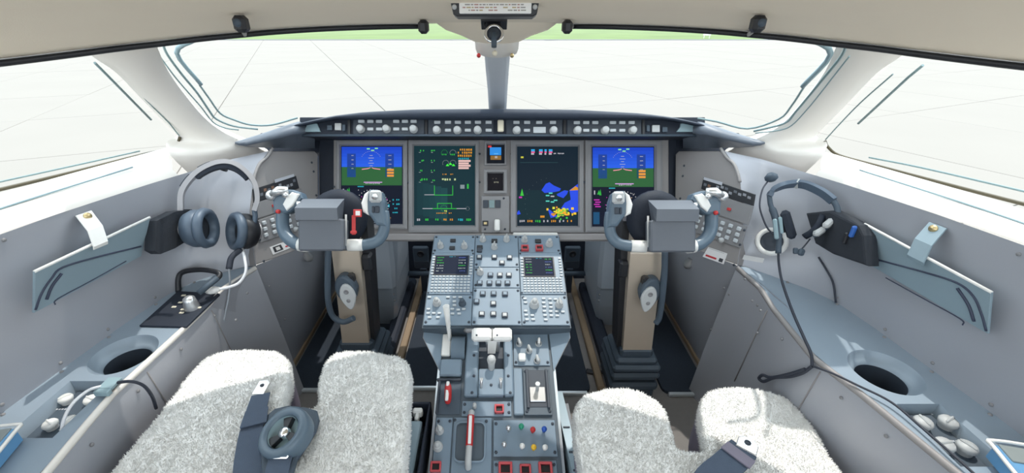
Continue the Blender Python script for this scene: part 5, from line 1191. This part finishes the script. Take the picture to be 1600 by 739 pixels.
# ================================================================== seats with sheepskin
def remeshed(poly, z0, z1, voxel, smooth, lump, seed):
    mb = MB(); mb.prism(poly, z0, z1); me = mb.mesh('tmp', MT['wool']); bm = bmesh.new(); bm.from_mesh(me); bmesh.ops.triangulate(bm, faces=bm.faces); bm.to_mesh(me); bm.free()
    o = bpy.data.objects.new('tmp', me); COL.objects.link(o)
    m = o.modifiers.new('r', 'REMESH'); m.mode = 'VOXEL'; m.voxel_size = voxel
    m = o.modifiers.new('s', 'SMOOTH'); m.iterations = smooth; m.factor = .5
    dg = bpy.context.evaluated_depsgraph_get(); out = bpy.data.meshes.new_from_object(o.evaluated_get(dg), depsgraph=dg); bpy.data.objects.remove(o)
    if lump:
        for v in out.vertices:
            n = v.normal.copy(); q = v.co + Vector((seed*3.1, 0, 0))
            v.co += n*(lump*.8*noise.noise(q*14) + lump*1.0*noise.noise(q*40)*max(0, .4+noise.noise(q*9)) + lump*.30*noise.noise(q*95))
    for p in out.polygons: p.use_smooth = True
    out.update(); return out
def fur(me, count, length, seed, zmin):
    rnd = random.Random(seed); me.calc_loop_triangles(); tris = [t for t in me.loop_triangles if t.center.z > zmin]
    cum = []; a = 0.0
    for t in tris: a += t.area; cum.append(a)
    import bisect
    V, Fc = [], []; co = [v.co for v in me.vertices]
    for _ in range(count):
        t = tris[min(bisect.bisect(cum, rnd.random()*a), len(tris)-1)]; r1, r2 = rnd.random(), rnd.random()
        if r1 + r2 > 1: r1, r2 = 1-r1, 1-r2
        A, B, C = (co[i] for i in t.vertices); p = A + (B-A)*r1 + (C-A)*r2; n = t.normal
        fl = Vector((noise.noise(p*22), noise.noise(p*22 + Vector((7, 0, 0))), 0))*.6
        d = (n*.95 + fl + Vector((rnd.gauss(0, .32), rnd.gauss(0, .32), rnd.gauss(0, .15)))).normalized()
        l = length*rnd.uniform(.6, 1.2); e1 = d.orthogonal().normalized(); e2 = d.cross(e1); r = .0015
        b = len(V); p0 = p - n*.0025; tip = p0 + d*l
        V += [p0 + e1*r, p0 + (e2*.866 - e1*.5)*r, p0 - (e2*.866 + e1*.5)*r, tip]; Fc += [(b, b+1, b+3), (b+1, b+2, b+3), (b+2, b, b+3)]
    out = bpy.data.meshes.new('wool_pile'); out.from_pydata(V, [], Fc); out.materials.append(MT['wool']); out.polygons.foreach_set('use_smooth', [True]*len(Fc)); out.update(); return out
def seat(label, zt, px, xr, nm, seed):
    out = [at_z(x, y, zt).to_2d() for x, y in px]
    poly = [(p.x, p.y) for p in out]
    poly = [(xr[0], .20)] + poly + [(xr[1], .20)]
    c = Vector(((xr[0]+xr[1])/2, .5, FLOOR))
    o = thing('pilot_seat', label, 'seat', tuple(c))
    me = remeshed(poly, zt-.062, zt-.004, .0085, 9, .0040, seed); me.materials.clear(); me.materials.append(MT['wool']); cv = place('sheepskin_cover', me, o)
    fm = fur(me, 80000, .0085, seed, zt-.055); tag(place('wool_pile', fm, cv), kind='stuff')
    cx, cy = sum(p[0] for p in poly)/len(poly), sum(p[1] for p in poly)/len(poly)
    me2 = remeshed([(lerp(x, cx, .035), lerp(y, cy, .03)) for x, y in poly], zt-.165, zt-.03, .011, 6, 0, seed); me2.materials.clear(); me2.materials.append(MT['mauve_leather']); place('cushion', me2, o)
    g = MB(); g.box((c.x, .52, zt-.20), (xr[1]-xr[0]-.08, .46, .06), .01); g.build('seat_pan', MT['rubber_grey'], o)
    for dx in (-.14, .14): g = MB(); g.box((c.x+dx, .52, (FLOOR+zt-.22)/2), (.06, .34, zt-.22-FLOOR), .008); g.build('seat_leg', MT['engine_grey'], o)
    bp = [(-.25, 0), (-.25, .40), (-.20, .52), (-.10, .56), (.10, .56), (.20, .52), (.25, .40), (.25, 0)]
    mb = MB(); mb.prism(bp, 0, .09, .03); g2 = mb.build('backrest', MT['mauve_leather'], o, frame((c.x, -.02, zt-.05), (1, 0, 0), (0, -.25, .968), (0, -.968, -.25)) @ T(0, 0, -.0))
    return o, poly
pxL = [(165, 739), (210, 688), (250, 640), (278, 602), (302, 570), (318, 556), (340, 547), (380, 542), (425, 543), (442, 549), (450, 560), (452, 578), (446, 602), (440, 634), (468, 636), (496, 632), (497, 600), (502, 577), (508, 561), (519, 549), (540, 544), (590, 547), (625, 554), (638, 563), (641, 580), (638, 640), (633, 700), (628, 739)]
pxR = [(912, 739), (903, 700), (898, 665), (898, 640), (906, 622), (922, 610), (945, 604), (975, 604), (1005, 609), (1026, 620), (1040, 636), (1048, 660), (1057, 700), (1080, 704), (1108, 700), (1099, 665), (1094, 640), (1096, 622), (1105, 610), (1125, 604), (1165, 603), (1205, 607), (1232, 620), (1254, 640), (1275, 668), (1298, 705), (1320, 739)]
sl_, plL = seat('left pilot seat under a pale sheepskin cover, belt on top', .79, pxL, (-.775, -.225), 'left', 1)
sr_, plR = seat('right pilot seat under a pale sheepskin cover, farther back than its twin', .72, pxR, (.205, .752), 'right', 2)
# ---- belts
def strap(g, pts, width, th=.003):
    rows = []
    P = spline(pts, 5)
    for i, p in enumerate(P):
        t_ = (P[min(i+1, len(P)-1)] - P[max(i-1, 0)]).normalized(); d = t_.cross(Vector((0, 0, 1))).normalized(); n = d.cross(t_)
        wv = width[0] + (width[1]-width[0])*i/(len(P)-1)
        rows.append([p - d*wv/2, p + d*wv/2, p + d*wv/2 + n*th, p - d*wv/2 + n*th])
    g.loft(rows, closed=True, smooth=False, caps=True)
zl = .79
bl = thing('seat_belt', 'blue grey lap belt with a metal tongue on the left seat', 'belt', tuple(at_z(390, 700, zl)))
g = MB(); strap(g, [at_z(408, 617, zl+.012), at_z(400, 645, zl+.016), at_z(392, 680, zl+.016), at_z(388, 715, zl+.016), at_z(384, 760, zl+.014), Vector((-.455, .40, zl+.012)), Vector((-.47, .24, zl+.010))], (.040, .060)); st_ = g.build('webbing', MT['strap_blue'], bl)
g = MB(); strap(g, [at_z(402, 640, zl+.022), at_z(396, 665, zl+.023)], (.046, .052)); g.build('stitch_pad', MT['strap_blue'], st_)
p = at_z(409, 606, zl+.014); g = MB(); g.prism([(-.014, -.02), (.014, -.02), (.016, .012), (.008, .02), (-.012, .018)], 0, .004, .001); g.build('tongue', MT['chrome'], bl, T(*p) @ RX(8))
g = MB(); g.lathe([(.005, 0), (.005, .001), (0, .0011)], 12); g.build('tongue_slot', MT['switch_dark'], bl, T(p.x, p.y+.004, p.z+.0042))
bu = thing('harness_buckle', 'dark rotary harness buckle with three spokes lying on the left seat', 'buckle', tuple(at_z(455, 690, zl)))
g = MB(); pts = [at_z(x, y, zl+.016) for x, y in ((418, 650), (430, 640), (452, 635), (480, 638), (496, 643), (499, 655), (494, 672), (482, 692), (464, 718), (456, 745), (410, 752), (408, 720), (408, 690))]
g.prism([v.to_2d() for v in pts], zl+.010, zl+.022, .005); g.build('back_pad', MT['rubber_grey'], bu)
cb_ = at_z(443, 675, zl+.048); Mb = T(*cb_) @ RX(16) @ RY(-14)
g = MB(); g.lathe([(.050, -.030), (.053, -.010), (.052, .004), (.046, .009), (.036, .008), (.033, .0), (.032, -.016), (0, -.018)], 32); dk = g.build('drum', MT['yoke_grey'], bu, Mb)
g = MB(); g.lathe([(.0325, .002), (.0318, -.0145), (0, -.0150)], 32, T(0, 0, .0008)); g.build('well', MT['heater_strip'], dk, Mb)
for k in range(3):
    g = MB(); g.prism([(.006, -.004), (.033, -.011), (.033, .011), (.006, .004)], -.013, -.002, .001); g.build('spoke', MT['black_plastic'], dk, Mb @ RZ(95 + 120*k))
g = MB(); g.lathe([(.012, -.008), (.011, .002), (.006, .004), (0, .0045)], 18); g.build('hub_cap', MT['chrome'], dk, Mb)
g = MB(); strap(g, [at_z(440, 712, zl+.026), at_z(436, 728, zl+.026), at_z(430, 756, zl+.024), Vector((-.40, .42, zl+.012)), Vector((-.39, .26, zl+.010))], (.042, .046), .006); g.build('lower_strap', MT['strap_blue'], bu)
p = at_z(439, 714, zl+.034); g = MB(); g.box(tuple(p), (.030, .010, .008), .002); g.build('latch_bar', MT['chrome'], bu)
zr = .72
br = thing('seat_belt', 'dark blue belt with a bright buckle on the right seat', 'belt', tuple(at_z(1145, 715, zr)))
g = MB(); strap(g, [at_z(1161, 703, zr+.022), at_z(1148, 716, zr+.026), at_z(1132, 731, zr+.024), at_z(1105, 758, zr+.018), Vector((.36, .46, zr+.012)), Vector((.30, .30, zr+.010))], (.056, .062), .006); st_ = g.build('webbing', MT['strap_blue'], br)
g = MB(); strap(g, [at_z(1158, 706, zr+.032), at_z(1148, 716, zr+.034)], (.060, .062)); g.build('stitch_pad', MT['mauve_leather'], st_)
p = at_z(1168, 697, zr+.026); g = MB(); g.prism([(-.022, -.018), (.020, -.02), (.020, .008), (.010, .020), (-.012, .020), (-.022, .008)], 0, .006, .002); tn = g.build('tongue', MT['chrome'], br, T(*p) @ RZ(-38))
g = MB(); g.lathe([(.007, 0), (.007, .001), (0, .0011)], 12); g.build('tongue_slot', MT['switch_dark'], tn, T(p.x+.001, p.y+.004, p.z+.0062))
# ---- slim tray between left seat and pedestal, rail beside the right seat
tr_ = thing('document_slot', 'black slot holding a grey board between the left seat and pedestal', 'slot', (-.212, .62, .50))
zq = .60; a = at_z(626, 628, zq); g = MB()
def zbox(g, x0, x1, y0, y1, z0, z1, bev=.002): g.box(((x0+x1)/2, (y0+y1)/2, (z0+z1)/2), (abs(x1-x0), abs(y1-y0), z1-z0), bev)
yb0, yb1 = .40, at_z(650, 627, zq).y; xl, xr_ = at_z(632, 660, zq).x, at_z(668, 660, zq).x
zbox(g, xl-.012, xl, yb0, yb1, zq-.10, zq); zbox(g, xr_-.006, xr_, yb0, yb1, zq-.10, zq); zbox(g, xl, xr_, yb1-.008, yb1, zq-.10, zq); zbox(g, xl, xr_, yb0, yb1, zq-.11, zq-.10); g.build('frame', MT['dark_navy'], tr_)
g = MB(); zbox(g, xl+.008, xr_-.018, yb0, yb1-.055, zq-.09, zq-.012, .004); g.build('board', MT['plate_pale'], tr_)
g = MB(); zbox(g, xl+.014, xr_-.022, yb1-.034, yb1-.016, zq-.03, zq-.004, .004); zbox(g, xl+.022, xr_-.030, yb1-.052, yb1-.03, zq-.03, zq-.008, .003); g.build('white_catch', MT['white_plastic'], tr_)
rl = thing('seat_rail', 'narrow pale rail between the pedestal and the right seat', 'rail', (.19, .8, FLOOR))
A, B = at_z(872, 612, .58), at_z(905, 752, .58); dv = (B-A)
g = MB(); wv = Vector((.013, 0, 0)); dn = Vector((0, 0, -.05))
g.loft([[A-wv, A+wv, A+wv+dn, A-wv+dn], [B-wv*.9, B+wv*.9, B+wv*.9+dn, B-wv*.9+dn]], closed=True, smooth=False, caps=True); g.build('bar', MT['plate_pale'], rl)
for q in (.45, .72, .90): p = A + dv*q; g = MB(); g.box((p.x, p.y, p.z+.001), (.018, .005, .004), .001); g.build('notch', MT['switch_dark'], rl)
g = MB(); g.box((A.x+.02, (A.y+B.y)/2, .43), (.03, abs(dv.y), .20)); g.build('base', MT['engine_grey'], rl)
# ---- repeats of a kind share a group
GROUPS = {'flight_display': 'large flight displays on the instrument panel', 'control_yoke': 'control yokes', 'pilot_seat': 'pilot seats', 'control_display_unit': 'keypad units on the pedestal head',
          'side_console': 'side consoles', 'audio_panel': 'recessed audio panels', 'floor_mat': 'dark floor mats', 'hand_microphone': 'hand microphones on the columns', 'rudder_pedal': 'rudder pedals',
          'headset': 'headsets hanging by the walls', 'pocket_plate': 'wall pocket flaps', 'strap': 'straps of the pocket flaps', 'wall_pouch': 'black blocks for the shaded insides of wall pockets', 'pen': 'pens in the wall pockets',
          'visor_rail': 'sun visor rails', 'column_fairing': 'column fairings', 'floor_channel': 'dark floor channels', 'column_switch_box': 'switch boxes on the columns', 'side_control_console': 'angled side keypad panels',
          'binder': 'binders on the consoles', 'seat_belt': 'seat belts', 'indicator_bead': 'beads on the post collar'}
for o in list(bpy.data.objects):
    k = o.name.split('.')[0]
    if o.parent is None and k in GROUPS and 'category' in o.keys(): o['group'] = GROUPS[k]
